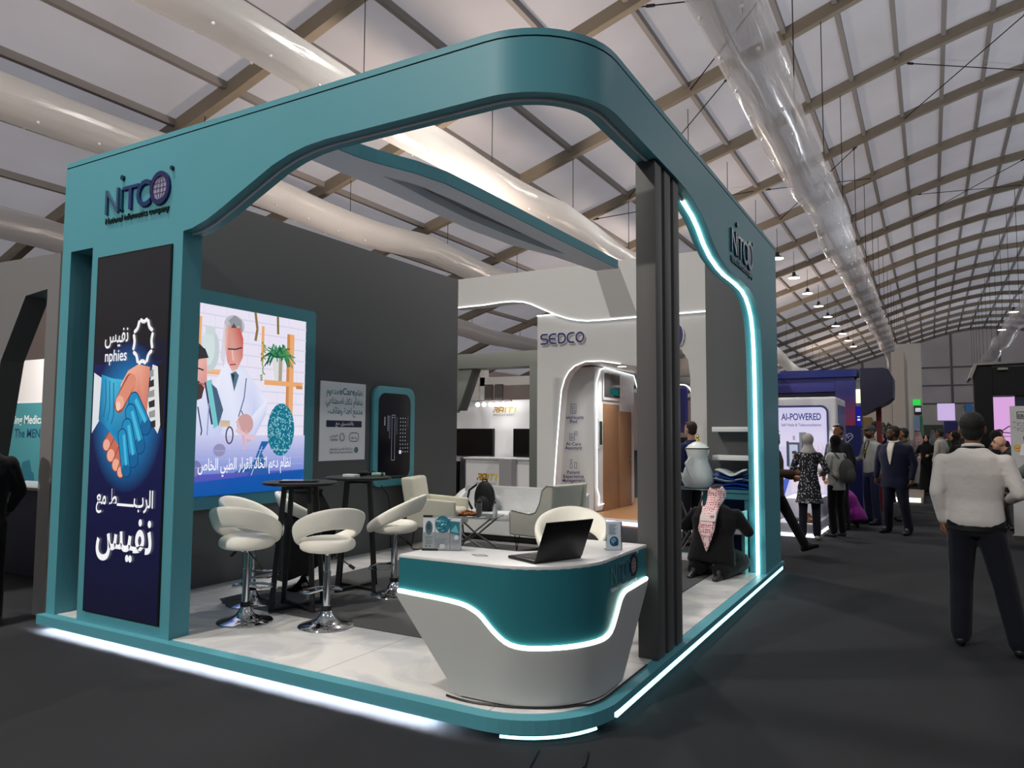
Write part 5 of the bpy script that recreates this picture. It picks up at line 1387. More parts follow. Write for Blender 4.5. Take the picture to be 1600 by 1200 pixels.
# kneeling man with a checked headscarf
o, k, sp = person('man in black kneeling with his back turned at the teal console, red and white headscarf', -1.97, 7.66, R_(-6), 1.75, ('abaya', (11, 11, 13)), (14, 14, 16), (((.30, .10, .46), (.20, .34, .50)), ((.27, .12, .45), (.16, .34, .48))), 'kneel', 'kneel', hair=('short', (18, 16, 16)), skin='brown', wide=1.24, vox=.013, face=False, z0=FZ, shoes=(14, 14, 15), fine=.009)
s = B(); hc = sp[5]
s.sph((0, hc.y - .024, hc.z + .014), (.094, .105, .10), 18, 12)
stack(s, [((.015, hc.y - .375, hc.z - .53), .008, .012), ((.01, hc.y - .36, hc.z - .42), .05, .018), ((.0, hc.y - .335, hc.z - .32), .09, .024), ((0, hc.y - .27, hc.z - .2), .085, .035), ((0, hc.y - .16, hc.z - .11), .072, .06), ((0, hc.y - .07, hc.z - .03), .084, .07), ((0, hc.y - .04, hc.z + .03), .088, .08)])
for i in range(5): s.tube([(-.08 + .04 * i, hc.y - .20, hc.z - .10), (-.06 + .03 * i, hc.y - .32, hc.z - .24), (-.03 + .02 * i, hc.y - .375, hc.z - .38)], .012, 6)
s.sph((.05, hc.y - .30, hc.z - .19), (.03, .025, .03), 8, 6)
ks = link_mesh('headscarf', skin_over(s, .010, 2), check_mat('keffiyeh_check', (184, 70, 84), (232, 206, 206), 46, .34), o)
s = B(); s.rings([[(.0 + dx - w_, hc.y - .305 + dy, z), (.0 + dx + w_, hc.y - .305 + dy, z), (.0 + dx + w_, hc.y - .275 + dy, z), (.0 + dx - w_, hc.y - .275 + dy, z)] for z, w_, dx, dy in ((hc.z - .135, .07, 0, .055), (hc.z - .19, .082, .008, .0), (hc.z - .235, .08, .012, -.032))]); s.build('scarf_border', cloth((214, 200, 196)), ks, world=False, smooth=True)
person('man in dark blue jacket far behind in the neighbouring stand, beyond the column', -2.98, 10.4, R_(60), 1.74, ('jacket', (30, 40, 84)), skin='light', hair=('short', (60, 44, 36)), vox=.018)
# the far crowd
CR = [('woman in a black headscarf looking out beside the red post', -.95, 19.0, 160, 1.62, 'abaya', (20, 16, 18), 'hijab', (22, 14, 16), 'light'),
      ('man in a dark green top right behind the navy suit', -.45, 15.4, 100, 1.70, 'shirt', (58, 62, 44), 'short', (22, 20, 18), 'brown'),
      ('man in white thobe with red checked headdress holding a pink bag', -.36, 26.2, 8, 1.76, 'thobe', (190, 186, 180), 'ghutra', 'red', 'brown'),
      ('woman in a black abaya facing the camera, between the two white thobes', -.12, 22.8, 175, 1.60, 'abaya', (10, 10, 12), 'hijab', (10, 10, 11), 'light'),
      ('man in plain white thobe with dark hair right of the woman in black', .20, 22.4, 60, 1.74, 'thobe', (176, 172, 164), 'short', (24, 22, 22), 'brown'),
      ('man in a green jacket in the crowd beyond the white thobes', .50, 27.0, 120, 1.7, 'jacket', (24, 92, 60), 'short', (22, 20, 18), 'tan'),
      ('man in a pink shirt in the crowd beyond the white thobes', .62, 31.0, 20, 1.78, 'shirt', (214, 150, 156), 'short', (22, 20, 18), 'tan'),
      ('woman in a black abaya left of the white shirted man, facing left', .42, 17.4, 110, 1.66, 'abaya', (12, 11, 13), 'hijab', (26, 18, 18), 'tan'),
      ('man in a dark jacket half hidden by the white shirted man', .80, 20.0, 150, 1.72, 'suit', (24, 24, 28), 'short', (20, 18, 18), 'tan'),
      ('woman in a dark abaya right of the white shirted man', .98, 15.2, -100, 1.66, 'abaya', (14, 14, 16), 'hijab', (16, 15, 16), 'tan'),
      ('man in dark clothes beneath the pink screen', 1.62, 24.0, 150, 1.75, 'jacket', (30, 30, 34), 'short', (24, 20, 18), 'tan'),
      ('bald man in a dark jacket bending forward by the banner', 1.28, 14.6, 100, 1.78, 'jacket', (34, 34, 36), 'none', (0, 0, 0), 'light'),
      ('man with a grey headdress in the far crowd', .05, 33.0, 30, 1.78, 'thobe', (168, 166, 160), 'ghutra', (150, 148, 146), 'brown'),
      ('person in dark clothes at the far end beside the blue banner', .95, 40.0, 170, 1.76, 'jacket', (26, 28, 40), 'short', (20, 18, 18), 'tan'),
      ('person in a brown jacket far behind the man in pink', 1.30, 44.0, 190, 1.78, 'jacket', (70, 56, 46), 'short', (20, 18, 18), 'tan')]
for lab, x, y, rz, h, kd, tc, hk, hcol, skn in CR:
    o, k, sp = person(lab, x, y, R_(rz), h, (kd, tc), arms=('hold', 'bent') if kd != 'thobe' else ('down', 'bent'), hair=(hk, hcol), skin=skn, vox=.024, female=kd == 'abaya', spine='lean' if 'bending' in lab else None, fine=.016)
bag = thing('tote_bag', 'pale pink tote bag held by the man in the red checked headdress', 'bag', (-.1, 26.15, .6))
B().bx(-.19, .19, -.05, .05, 0, .36).build('bag_body', cloth((196, 160, 150)), bag, world=False, bevel=.03)
B().tube([(-.1, 0, .35), (-.08, 0, .5), (.08, 0, .5), (.1, 0, .35)], .012, 6).build('handle', cloth((196, 160, 150)), bag, world=False, smooth=True)
# ------------------------------------------------------------------ neighbouring stand behind (white, wavy fascia)
SW = mat('stand_white_paint', (220, 219, 217), .5, spec=.35)
SWC = mat('stand_inner_white', (214, 216, 216), .45)
LEDT = emis('thin_white_led', (245, 248, 250), 2.4)
sd = thing('white_exhibition_stand', 'tall white exhibition stand behind the teal one, wavy lit fascia and raised dark blue lettering', 'stand', (-5, 12.2, 0))
y0, y1 = 12.1, 12.35
wave = [(-8.2, 4.05), (-7.48, 4.055), (-7.1, 4.075), (-6.85, 4.07), (-6.62, 4.04), (-6.45, 3.985), (-6.28, 3.905), (-5.95, 3.75), (-5.69, 3.655), (-5.5, 3.61), (-5.3, 3.585), (-5.0, 3.58), (-4.4, 3.585), (-2.2, 3.60)]
B().prism(wave + [(-2.2, 4.62), (-8.2, 4.62)], 'y', y0 - .06, y1).build('wavy_fascia', SW, sd)
B().tube([(x, y0 - .07, z) for x, z in wave], .012, 6).build('led_line', LEDT, sd)
B().tube([(-6.35, y0 - .02, 3.76), (-5.95, y0 - .02, 3.765)], .012, 6).build('led_line', LEDT, sd)
B().prism([(-5.14, 4.50), (-4.70, 4.52), (-4.36, 3.62), (-4.86, 3.62)], 'y', y0 - .066, y0 - .06).build('slanted_band', mat('slanted_grey', (168, 167, 166), .5), sd, label='darker slanted band on the fascia')  # thin slanted band, darker grey than the fascia around it
op = [(-6.0, .10), (-5.99, .6), (-5.94, 1.3), (-5.88, 2.0), (-5.845, 2.35), (-5.78, 2.56), (-5.70, 2.69), (-5.58, 2.79), (-5.37, 2.86), (-5.06, 2.855), (-4.7, 2.79), (-4.1, 2.69), (-3.75, 2.9), (-3.62, 3.0), (-3.50, 2.8), (-3.465, 2.5), (-3.46, .1)]
B().prism([(-6.35, .1)] + op[:1] + op[1:] + [(-2.2, .1), (-2.2, 3.7), (-6.35, 3.76)], 'y', y0, y1).build('front_wall', SW, sd)
B().tube([(x, y0 - .012, z) for x, z in op[:11]], .010, 6).build('led_line', LEDT, sd)
# curved inner panel carrying the icons
def inner(u, v):
    x = -6.06 + .57 * u; return (x, 12.36 + .38 * math.sin(PI / 2 * min(1, u * 1.3)), .1 + 2.72 * v)
b = B(); b.grid(inner, 14, 6); b.build('icon_panel', SWC, sd, smooth=True)
B().bx(-6.2, -2.75, 12.36, 16.3, 2.86, 2.95).build('inner_ceiling', SWC, sd)
B().prism([(-6.35, 12.0), (-6.1, 12.05), (-4.25, 11.72), (-2.75, 11.6), (-2.75, 16.3), (-6.35, 16.3)], 'z', .0, .098).build('stand_floor', mat('stand_floor_wood', (176, 130, 88), .35, var=(3, .15)), sd)
B().prism([(-6.1, 12.05), (-4.25, 11.72), (-2.75, 11.6), (-2.75, 11.62), (-4.25, 11.74), (-6.1, 12.07)], 'z', .105, .125).build('floor_edge', SW, sd)
B().prism([(-6.1, 12.03), (-4.25, 11.70), (-2.75, 11.58), (-2.75, 11.60), (-4.25, 11.72), (-6.1, 12.05)], 'z', .03, .095).build('led_line', emis('floor_led_lilac', (214, 218, 255), 2.2), sd)
a = Art((-6.27, y0 - .061, 3.2), (1, 0, 0), (0, 0, 1))
nb = (44, 42, 110)
def sedco(a, x, y, h, w, col, t):
    s = w / 5.6
    def L(pts, close=False): a.line([(x + p[0] * s, y + p[1] * h) for p in pts], t, col)
    L([(.9, 1), (.2, 1), (.05, .85), (.05, .62), (.2, .5), (.75, .5), (.9, .38), (.9, .14), (.75, 0), (0, 0)])
    L([(2.0, 1), (1.45, 1), (1.15, .8), (1.1, .5), (1.15, .2), (1.45, 0), (2.0, 0)]); L([(1.15, .5), (1.9, .5)])
    L([(2.3, 0), (2.3, 1), (2.8, 1), (3.1, .8), (3.15, .5), (3.1, .2), (2.8, 0), (2.3, 0)])
    L([(4.25, 1), (3.75, 1), (3.45, .8), (3.4, .5), (3.45, .2), (3.75, 0), (4.25, 0)])
    a.ring(x + 4.95 * s, y + .5 * h, .46 * s, .5 * h, t, col, 24)
sedco(a, .02, .02, .17, .90, (246, 246, 250), .05); a.k += 4
sedco(a, .02, .02, .17, .90, nb, .034)
a.build('raised_lettering', attr_mat('printed_graphic'), sd)
a = Art((-4.29, y0 - .061, 3.08), (1, 0, 0), (0, 0, 1)); sedco(a, 0, 0, .30, .72, (246, 246, 250), .09); a.k += 4; sedco(a, 0, 0, .30, .72, nb, .06)
a.build('raised_lettering', attr_mat('printed_graphic'), sd)
ar_ = Art((-5.99, 12.455, .1), (.33, .25, 0), (0, 0, 1), .0002)
ic, cx = (70, 72, 110), .2
def ico(pts): ar_.line(pts + pts[:1], .009, ic)
ico([(cx - .05, 1.84), (cx + .05, 1.84), (cx + .05, 2.02), (cx - .05, 2.02)]); ico([(cx - .025, 1.93), (cx + .02, 1.93), (cx + .02, 1.98), (cx - .025, 1.98)]); ico([(cx - .02, 1.86), (cx + .03, 1.86), (cx + .03, 1.90), (cx - .02, 1.90)])
ico([(cx - .07, 1.34), (cx + .02, 1.34), (cx + .02, 1.46), (cx - .07, 1.46)]); ico([(cx - .04, 1.37), (cx - .01, 1.37), (cx - .01, 1.42), (cx - .04, 1.42)]); ico([(cx + .04, 1.44), (cx + .07, 1.44), (cx + .07, 1.5), (cx + .02, 1.5)])
ar_.ring(cx - .04, .96, .02, .025, .008, ic, 10); ico([(cx - .065, .82), (cx - .02, .82), (cx - .03, .92), (cx - .055, .92)]); ico([(cx + .02, .82), (cx + .06, .82), (cx + .06, .93), (cx + .02, .93)])
for t, z in (('TeleHealth', 1.74), ('Pod', 1.665), ('AI-Care', 1.245), ('Assistant', 1.17), ('Patient', .715), ('Experience', .64), ('Management', .565)):
    ar_.text(t, cx, z, .088, nb, 'C', .012)
ar_.build('icon_print', attr_mat('printed_graphic'), sd)
# the pod with its door
pd = thing('telehealth_pod', 'white pod inside the neighbouring stand, rounded lit door frame and wooden door', 'pod', (-5.45, 13.6, .1))
B().bx(-6.1, -5.47, 12.76, 14.9, .098, 2.85).build('pod_shell', SWC, pd, bevel=.06)
fr = [(12.72, .4), (12.62, .55), (12.62, 2.55), (12.78, 2.78), (13.0, 2.84), (14.6, 2.8), (14.85, 2.5), (14.85, 2.2)]
B().tube([(-5.44, 13.1, .24), (-5.44, 12.86, .23)] + [(-5.44, y + .16, z) for y, z in fr], .011, 6).build('led_frame', LEDT, pd)
WD = mat('walnut_veneer', (140, 104, 74), .45, var=(2.2, .16))
B().bx(-5.47, -5.45, 13.14, 13.95, .10, 2.15).build('door', WD, pd, bevel=.003)
dr = B().bx(-5.47, -5.43, 13.9, 14.58, .10, 2.02).build('door', WD, pd, bevel=.003)
B().tube([(-5.42, 14.42, 1.05), (-5.38, 14.42, 1.05), (-5.38, 14.28, 1.05)], .014, 6).bx(-5.43, -5.42, 14.4, 14.44, .9, 1.12).build('handle', STEEL, dr)
B().bx(-5.46, -5.44, 13.09, 13.98, 2.22, 2.78).build('screen_frame', SWC, pd, bevel=.004)
B().bx(-5.45, -5.43, 13.14, 13.93, 2.28, 2.74).build('door_screen', mat('door_screen_grey', (70, 68, 70), .2), pd, bevel=.003)
B().bx(-5.44, -5.428, 13.42, 13.85, 2.33, 2.45).build('screen_badge', emis('teal_badge', (20, 96, 90), .8), pd)
B().bx(-5.46, -5.44, 12.86, 13.06, 1.28, 1.86).build('side_display', SWC, pd, bevel=.004)
B().bx(-5.45, -5.434, 12.90, 13.02, 1.36, 1.80).build('side_display_glass', mat('side_glass', (40, 62, 52), .2), pd)
for x, yy in ((-5.1, 13.2), (-4.8, 12.7), (-3.5, 13.2)):
    l = thing('downlight', 'round recessed downlight glowing in the white stand ceiling', 'light', (x, yy, 2.85), 0, 'downlights of the white stand')
    B().lathe([(.001, 0), (.09, 0), (.1, -.006), (.12, -.004), (.12, .006)], (x, yy, 2.854), 20).build('rim', SWC, l); B().lathe([(.085, -.005), (.001, -.007)], (x, yy, 2.853), 20).build('lens', emis('downlight_glow', (255, 252, 245), 8), l)
    light('downlight_light', 'SPOT', (x, yy, 2.82), 45, (1, .97, .92), .06, (x, yy, 0), 2.4, .8)
bl = thing('graphic_stand', 'dark blue graphic panel with rounded lit frame beyond the pod door', 'panel', (-5.5, 15.4, 1.2))
B().bx(-5.5, -4.6, 15.8, 15.9, 1.6, 2.6).build('blue_graphic', mat('violet_blue', (50, 52, 128), .4), bl, bevel=.05)
B().bx(-5.5, -4.6, 15.78, 15.8, .9, 1.5).build('dark_screen', mat('black_glass', (8, 9, 10), .15), bl)
pts = rrpts(-5.55, .35, -4.5, 2.65, .2); B().tube([(x, 15.77, z) for x, z in pts], .014, 6, True).build('led_frame', LEDT, bl)
B().bx(-5.6, -4.2, 15.5, 15.9, .1, .5).build('plinth', SWC, bl)

# ------------------------------------------------------------------ stands seen through the gap: grey portal and white stand with gold letters
gp_ = thing('grey_portal', 'grey portal frame of a stand seen between the grey partition and the white stand', 'portal', (-7.5, 13, 0))
PG = mat('portal_grey', (120, 124, 118), .6)
B().bx(-11, -6.82, 13.0, 13.5, 2.93, 3.24).bx(-7.0, -6.82, 13.0, 13.5, 0, 2.93).prism([(-8.75, 2.93), (-8.4, 2.93), (-8.75, 2.05), (-9.1, 2.05)], 'y', 13.05, 13.4).build('frame', PG, gp_, bevel=.004)
ra = thing('gold_letter_stand', 'white stand far behind with gold lettering, a white counter and two black screens', 'stand', (-9.5, 16, 0))
RW = mat('raiti_white', (222, 222, 224), .5)
B().bx(-14, -7.6, 16.2, 16.4, 0, 2.42).build('back_wall', RW, ra)
B().bx(-10.06, -9.92, 16.0, 16.2, 2.42, 3.2).bx(-10.06, -8.0, 16.0, 16.2, 2.78, 3.0).bx(-11, -9.95, 16.1, 16.2, 2.42, 3.4).build('header_frame', mat('header_grey', (172, 168, 166), .6), ra)
def raiti(a, x, y, h, w):
    g1, g2 = (176, 132, 30), (224, 202, 70); s = w / 5.
    def L(pts, c): a.line([(x + p[0] * s + .25 * p[1] * h, y + p[1] * h) for p in pts], h * .26, c)
    L([(0, .9), (.85, .9), (.85, .5), (.2, .5)], g1); L([(.1, 0), (.1, .4)], g1); L([(.55, .45), (.9, 0)], g1)
    L([(1.15, 0), (1.15, .9), (2.0, .9), (2.0, 0)], g1); L([(1.15, .4), (2.0, .4)], g1); L([(2.45, 0), (2.45, .95)], (200, 166, 44)); L([(2.8, .9), (3.9, .9)], g2); L([(3.3, 0), (3.3, .9)], g2); L([(4.4, 0), (4.4, .95)], g2)
a = Art((-9.98, 16.19, 2.02), (1, 0, 0), (0, 0, 1)); raiti(a, .20, .08, .14, .72); a.text('MIDDLE EAST', .52, 0.0, .07, (150, 152, 156), 'C', .01, width=.62)
a.build('gold_lettering', attr_mat('printed_graphic'), ra)
B().bx(-10.21, -8.4, 15.6, 16.0, 0, .93).bx(-10.25, -8.35, 15.55, 16.05, .93, .97).build('counter', RW, ra)
a = Art((-9.96, 15.598, .28), (1, 0, 0), (0, 0, 1)); raiti(a, .08, .12, .17, .62); a.text('MIDDLE EAST', .36, 0.02, .08, (150, 152, 156), 'C', .01, width=.6)
a.build('counter_lettering', attr_mat('printed_graphic'), ra)
B().bx(-10.45, -10.32, 15.7, 15.85, 0, .95).bx(-10.28, -10.24, 15.7, 15.8, 0, .95).build('chrome_post', CHROME, ra)
B().bx(-11.2, -10.5, 15.7, 15.9, 0, .85).build('dark_cabinet', mat('black_glass', (8, 9, 10), .15), ra)
B().bx(-9.06, -8.72, 15.3, 15.55, .2, .95).bx(-9.5, -8.35, 15.2, 15.5, 0, .22).build('grey_podium', mat('podium_grey', (150, 150, 152), .5), ra)
for x0, x1, l in ((-10.9, -9.72, 'left'), (-9.13, -8.3, 'right')):
    t = thing('television', 'black switched-off television on the far white wall, %s of the gold lettering on the counter' % l, 'television', ((x0 + x1) / 2, 16.15, 1.3))
    B().bx(x0, x1, 16.1, 16.19, .99, 1.69).build('casing', BLACK, t, bevel=.006); B().bx(x0 + .02, x1 - .02, 16.09, 16.1, 1.01, 1.67).build('panel', mat('black_glass', (8, 9, 10), .15), t)
sb = thing('spotlight_bar', 'bar with a row of bright spotlights above the gold lettering', 'spotlight bar', (-9.5, 15.8, 2.4))
B().bx(-10.0, -9.0, 15.75, 15.8, 2.36, 2.40).bx(-9.8, -9.6, 15.8, 15.9, 2.38, 2.8).bx(-9.5, -9.3, 15.8, 15.9, 2.38, 2.8).build('rail', mat('rail_brown', (66, 60, 58), .6), sb)
for i in range(6): sp_ = B().sph((-9.95 + .19 * i, 15.72, 2.29), .055, 12, 8).build('lamp_head', emis('spot_glow', (255, 252, 246), 9), sb, smooth=True)
light('spot_bar_light', 'AREA', (-9.4, 15.6, 2.35), 9, (1, .98, .95), 1.0, (-9.4, 16.2, 1.4), sy=.1)
wl = thing('light_box', 'pale yellow glowing light box seen in the gap beside the grey partition', 'light box', (-9.6, 14.6, 2.6)); B().prism([(-10.4, 3.0), (-9.35, 3.0), (-9.75, 2.05), (-10.2, 2.05), (-10.2, 0), (-10.4, 0)], 'y', 14.5, 14.6).build('casing', PG, wl); B().prism([(-10.4, 2.96), (-9.42, 2.96), (-9.78, 2.1), (-10.4, 2.1)], 'y', 14.48, 14.5).build('glow_panel', emis('yellow_glow', (252, 250, 214), 1.1), wl)

# ------------------------------------------------------------------ stand at the left edge
lf = thing('grey_stand', 'grey stand at the left picture edge with a slanted opening, beside the teal portal', 'stand', (-7, 3.6, 0))
LG_ = mat('left_stand_grey', (112, 112, 112), .65)
B().prism([(-9.5, 0), (-7.9, 0), (-7.42, 2.2), (-7.05, 2.77), (-6.70, 2.80), (-6.70, 0), (-6.48, 0), (-6.48, 3.10), (-9.5, 3.18)], 'y', 3.52, 3.72).build('front_frame', LG_, lf)
B().bx(-6.48, -6.44, 3.5, 6.0, 0, 3.1).build('side_wall', mat('left_stand_dark', (70, 68, 66), .6), lf)
B().bx(-12.5, -6.5, 5.6, 5.7, 0, 1.95).build('graphic_wall', mat('graphic_teal', (70, 140, 148), .4), lf)
B().bx(-12.5, -6.5, 5.62, 5.72, 1.95, 2.56).build('white_header', mat('header_white', (224, 219, 217), .6), lf)
a = Art((-12.2, 5.598, 0), (1, 0, 0), (0, 0, 1))
a.text('Enabling Medical', 1.62, 1.66, .17, (226, 232, 232), 'R', .015); a.text('The MENA', 1.66, 1.47, .17, (26, 78, 106), 'R', .018)
a.poly([(.95, .5), (1.05, .9), (1.12, 1.12), (1.3, 1.16), (1.36, 1.0), (1.42, .98), (1.44, .84), (1.6, .62), (1.6, .5)], (36, 104, 122))
a.build('wall_print', attr_mat('printed_graphic'), lf)
light('left_stand_fill', 'AREA', (-9.5, 5.0, 3.0), 70, (1, .97, .95), 1.6, (-10.5, 5.6, 1.2), sy=.2)  # added light without a fixture, brightens the graphic wall
dk = thing('display_desk', 'dark grey desk inside the left grey stand with papers on top', 'desk', (-8.0, 4.6, 0))
B().bx(-9.6, -7.3, 4.4, 4.9, 0, .92).build('desk_body', mat('desk_dark', (64, 68, 84), .5), dk); B().bx(-9.65, -7.25, 4.35, 4.95, .92, .95).build('desk_top', mat('desk_top_grey', (140, 142, 144), .4), dk)
tag(B().bx(-8.5, -8.2, 4.5, 4.7, .95, .99).bx(-8.47, -8.23, 4.52, 4.69, .99, 1.02).build('document_stack', aa), 'stack of papers on the desk in the left grey stand', 'papers')
tag(B().sph((-8.25, 4.7, 1.0), (.1, .07, .05), 12, 8).build('soft_pouch', mat('pinkish_paper', (180, 160, 150), .6), smooth=True), 'pinkish soft pouch on the desk in the left grey stand', 'pouch')

# ------------------------------------------------------------------ blue stand at the right with the lit panel
bs = thing('blue_gate', 'large dark blue gate with one column fading to red, behind the lit white pod', 'gate', (-2, 17, 0))
def grad_mat(name, c0, c1, z0, z1):
    m = mat(name, c0, .5); nt = m.node_tree; p = nt.nodes['Principled BSDF']
    tc = nt.nodes.new('ShaderNodeNewGeometry'); sp_ = nt.nodes.new('ShaderNodeSeparateXYZ'); mr = nt.nodes.new('ShaderNodeMapRange'); r = nt.nodes.new('ShaderNodeValToRGB')
    nt.links.new(tc.outputs['Position'], sp_.inputs[0]); nt.links.new(sp_.outputs[2], mr.inputs[0]); mr.inputs[1].default_value = z0; mr.inputs[2].default_value = z1
    nt.links.new(mr.outputs[0], r.inputs[0]); r.color_ramp.elements[0].color = lin(c0) + [1]; r.color_ramp.elements[1].color = lin(c1) + [1]
    nt.links.new(r.outputs[0], p.inputs['Base Color']); return m
GR = grad_mat('red_to_blue_vinyl', (196, 60, 56), (64, 66, 140), 1.5, 2.4)
B().bx(-3.4, -1.28, 16.45, 17.1, 2.765, 2.92).build('top_band', mat('royal_blue', (34, 48, 130), .45), bs)
B().prism([(-3.4, 2.45), (-1.705, 2.47), (-1.705, 2.76), (-3.4, 2.76)], 'y', 16.52, 17.0).build('lintel', mat('violet_blue2', (66, 68, 150), .5), bs)
B().bx(-1.70, -1.325, 16.5, 17.0, 0, 2.76).build('column', GR, bs)
B().bx(-3.4, -1.7, 18.2, 18.3, 0, 2.6).build('inner_back', mat('navy_dark', (8, 10, 34), .5), bs)
B().bx(-1.32, -1.225, 16.52, 17.0, 0, 2.7).build('column_side', mat('column_side_grey', (120, 122, 128), .5), bs)
sg = B().bx(-1.31, -1.225, 16.48, 16.5, 2.22, 2.5).build('lit_sign', emis('cream_sign', (250, 250, 214), 1.3), bs)
B().bx(-1.31, -1.225, 16.46, 16.5, 1.6, 2.15).build('blue_sign', emis('blue_sign_glow', (44, 40, 190), .5), bs)
B().bx(-1.29, -1.24, 16.45, 16.47, 1.86, 1.9).bx(-1.29, -1.24, 16.45, 16.47, 1.93, 1.95).build('sign_bars', emis('sign_white', (230, 230, 250), .9), bs)
B().prism([(-1.22, 1.97)] + [(-.74, 2.22), (-.64, 2.32), (-.63, 2.5), (-.63, 2.72), (-.70, 2.88), (-.8, 2.92), (-1.22, 2.92)], 'y', 16.4, 17.4).build('hanging_sign', mat('navy_panel', (7, 10, 50), .4), bs)
B().bx(-.98, -.88, 17.0, 17.1, 0, 2.3).build('red_post', mat('dark_red', (130, 34, 40), .5), bs)
hp = thing('blue_plinth', 'dark blue plinth panel with a white heart outline and small white lines', 'panel', (-1.5, 16.2, 0))
B().bx(-1.68, -1.2, 16.1, 16.4, 0, 1.76).build('panel', mat('indigo_panel', (34, 36, 104), .45), hp)
a = Art((-1.68, 16.098, 0), (1, 0, 0), (0, 0, 1)); cx, cz = .22, 1.52
a.line([(cx + .012 * 16 * math.sin(t) ** 3 * .55, cz + .0075 * (13 * math.cos(t) - 5 * math.cos(2 * t) - 2 * math.cos(3 * t) - math.cos(4 * t)) * .9) for t in [2 * PI * i / 30 for i in range(31)]], .016, (200, 204, 230))
a.line([(cx - .09, 1.53), (cx - .03, 1.53), (cx - .01, 1.58), (cx + .02, 1.50), (cx + .04, 1.55), (cx + .09, 1.55)], .012, (200, 204, 230))
for i, w in enumerate((.18, .26, .24)): a.rect(.06, 1.22 - i * .04, .06 + w, 1.235 - i * .04, (150, 154, 200))
a.build('panel_print', attr_mat('printed_graphic'), hp)
pod = thing('light_box_pod', 'white walk-in pod with a glowing front panel of blue lettering and its patient photo', 'pod', (-2.2, 14, 0))
B().bx(-2.62, -1.42, 14.0, 15.5, .0, 2.24).build('pod_shell', mat('pod_white', (214, 214, 218), .4), pod, bevel=.05, seg=3)
B().bx(-1.42, -1.412, 14.15, 15.35, .5, 2.1).build('side_graphic', mat('side_blue_grey', (96, 100, 150), .4), pod)
a = Art((-1.405, 14.15, .5), (0, 1, 0), (0, 0, 1)); a.poly([(.9, .1), (1.15, .3), (1.15, 1.2), (.95, .9), (.8, .5)], (206, 200, 216)); a.rect(.9, .6, .98, .8, (150, 40, 60)); a.build('side_print', attr_mat('printed_graphic'), pod)
a = Art((-3.7, 13.985, .25), (1, 0, 0), (0, 0, 1)); W, Hh = 2.14, 1.84
a.rrect(1.14, 0, W, Hh, .12, (30, 38, 92)); a.rrect(1.17, .0, W - .03, Hh - .035, .1, (214, 210, 244))
a.rect(1.17, 1.1, W - .06, 1.7, (226, 220, 248), (222, 214, 244)); a.rect(1.5, .3, 2.05, 1.2, (236, 222, 238), (226, 212, 240))
a.text('AI-POWERED', 1.35, 1.58, .17, (40, 66, 140), 'L', .022, width=.67); a.text('Self Vitals & Teleconsultation', 1.35, 1.47, .07, (96, 92, 160), 'L', .012, width=.67)
a.rect(1.43, .75, 1.47, 1.2, (40, 40, 60)); a.rect(1.46, .72, 1.66, 1.18, (70, 74, 96), (60, 64, 86)); a.rect(1.48, .74, 1.62, 1.14, (168, 180, 220), (190, 200, 232))
a.rect(1.65, .6, 1.77, 1.36, (104, 106, 116), (120, 122, 130)); a.rect(1.69, .9, 1.76, 1.26, (64, 66, 84)); a.rect(1.54, 1.22, 1.58, 1.30, (170, 160, 190))
a.ell(1.565, .95, .045, .06, (206, 150, 130)); a.ell(1.565, 1.0, .047, .03, (30, 26, 30)); a.poly([(1.47, .72), (1.5, .86), (1.565, .9), (1.64, .86), (1.67, .72)], (170, 184, 224))
a.poly([(1.42, .55), (1.5, .72), (1.68, .72), (1.75, .55)], (236, 236, 246)); a.rect(1.52, .64, 1.6, .68, (60, 62, 80))
a.poly([(1.2, .1), (1.42, .6), (1.5, .6), (1.34, .1)], (64, 96, 200))
for i in range(9): a.rect(1.84 + i * .024, .8, 1.85 + i * .024, 1.0 + .06 * (i % 3), (206, 180, 206))
a.build('glowing_panel', attr_mat('panel_glow', .85), pod)
ds = thing('display_plinth', 'low white lit plinth with shoes and small exhibits before the glowing pod', 'plinth', (-2, 12.8, 0))
B().prism([(-2.15, 12.12), (-1.60, 12.12), (-1.56, 12.4), (-1.52, 13.9), (-2.15, 13.9)], 'z', .03, .2).prism([(-2.15, 12.9), (-1.62, 12.9), (-1.58, 13.95), (-2.15, 13.95)], 'z', .2, .52).build('plinth_body', mat('plinth_white', (220, 220, 230), .35), ds, bevel=.006)
B().prism([(-2.15, 12.11), (-1.595, 12.11), (-1.555, 12.4), (-1.515, 13.9), (-1.525, 13.9), (-1.565, 12.4), (-1.605, 12.12), (-2.15, 12.12)], 'z', .0, .05).build('led_line', emis('plinth_led', (236, 236, 255), 2.5), ds)
for i, (x, y, l) in enumerate(((-1.98, 12.4, 'grey walking shoe on the white plinth, left of the tunic woman'), (-1.78, 12.78, 'brown leather shoe on the plinth corner beside the backpack woman'), (-1.75, 12.3, 'brown sandal lying on the front edge of the white plinth'))):
    s = B(); limb(s, (x, y, .235), (x + .16, y + .04, .23), .04, .034); limb(s, (x - .01, y, .25), (x + .02, y, .28), .038, .036)
    o = link_mesh('display_shoe', skin_over(s, .012, 1), mat('shoe_c%d' % i, ((96, 96, 98), (104, 62, 40), (150, 104, 66))[i], .5)); tag(o, l, 'shoe')
light('plinth_glow', 'AREA', (-2.2, 13.6, 1.9), 40, (.92, .92, 1), 1.6, (-2.1, 12.4, 0.2), sy=.3)
ws = thing('low_stage', 'low white lit stage edge beyond the blue plinth', 'stage', (-1, 19, 0))
B().bx(-2.2, -.2, 19.6, 22.8, 0, .12).build('stage_body', mat('stage_beige', (150, 140, 128), .5), ws); B().bx(-2.2, -.25, 19.58, 19.6, .02, .12).build('led_line', emis('stage_led', (255, 250, 232), 2.2), ws)
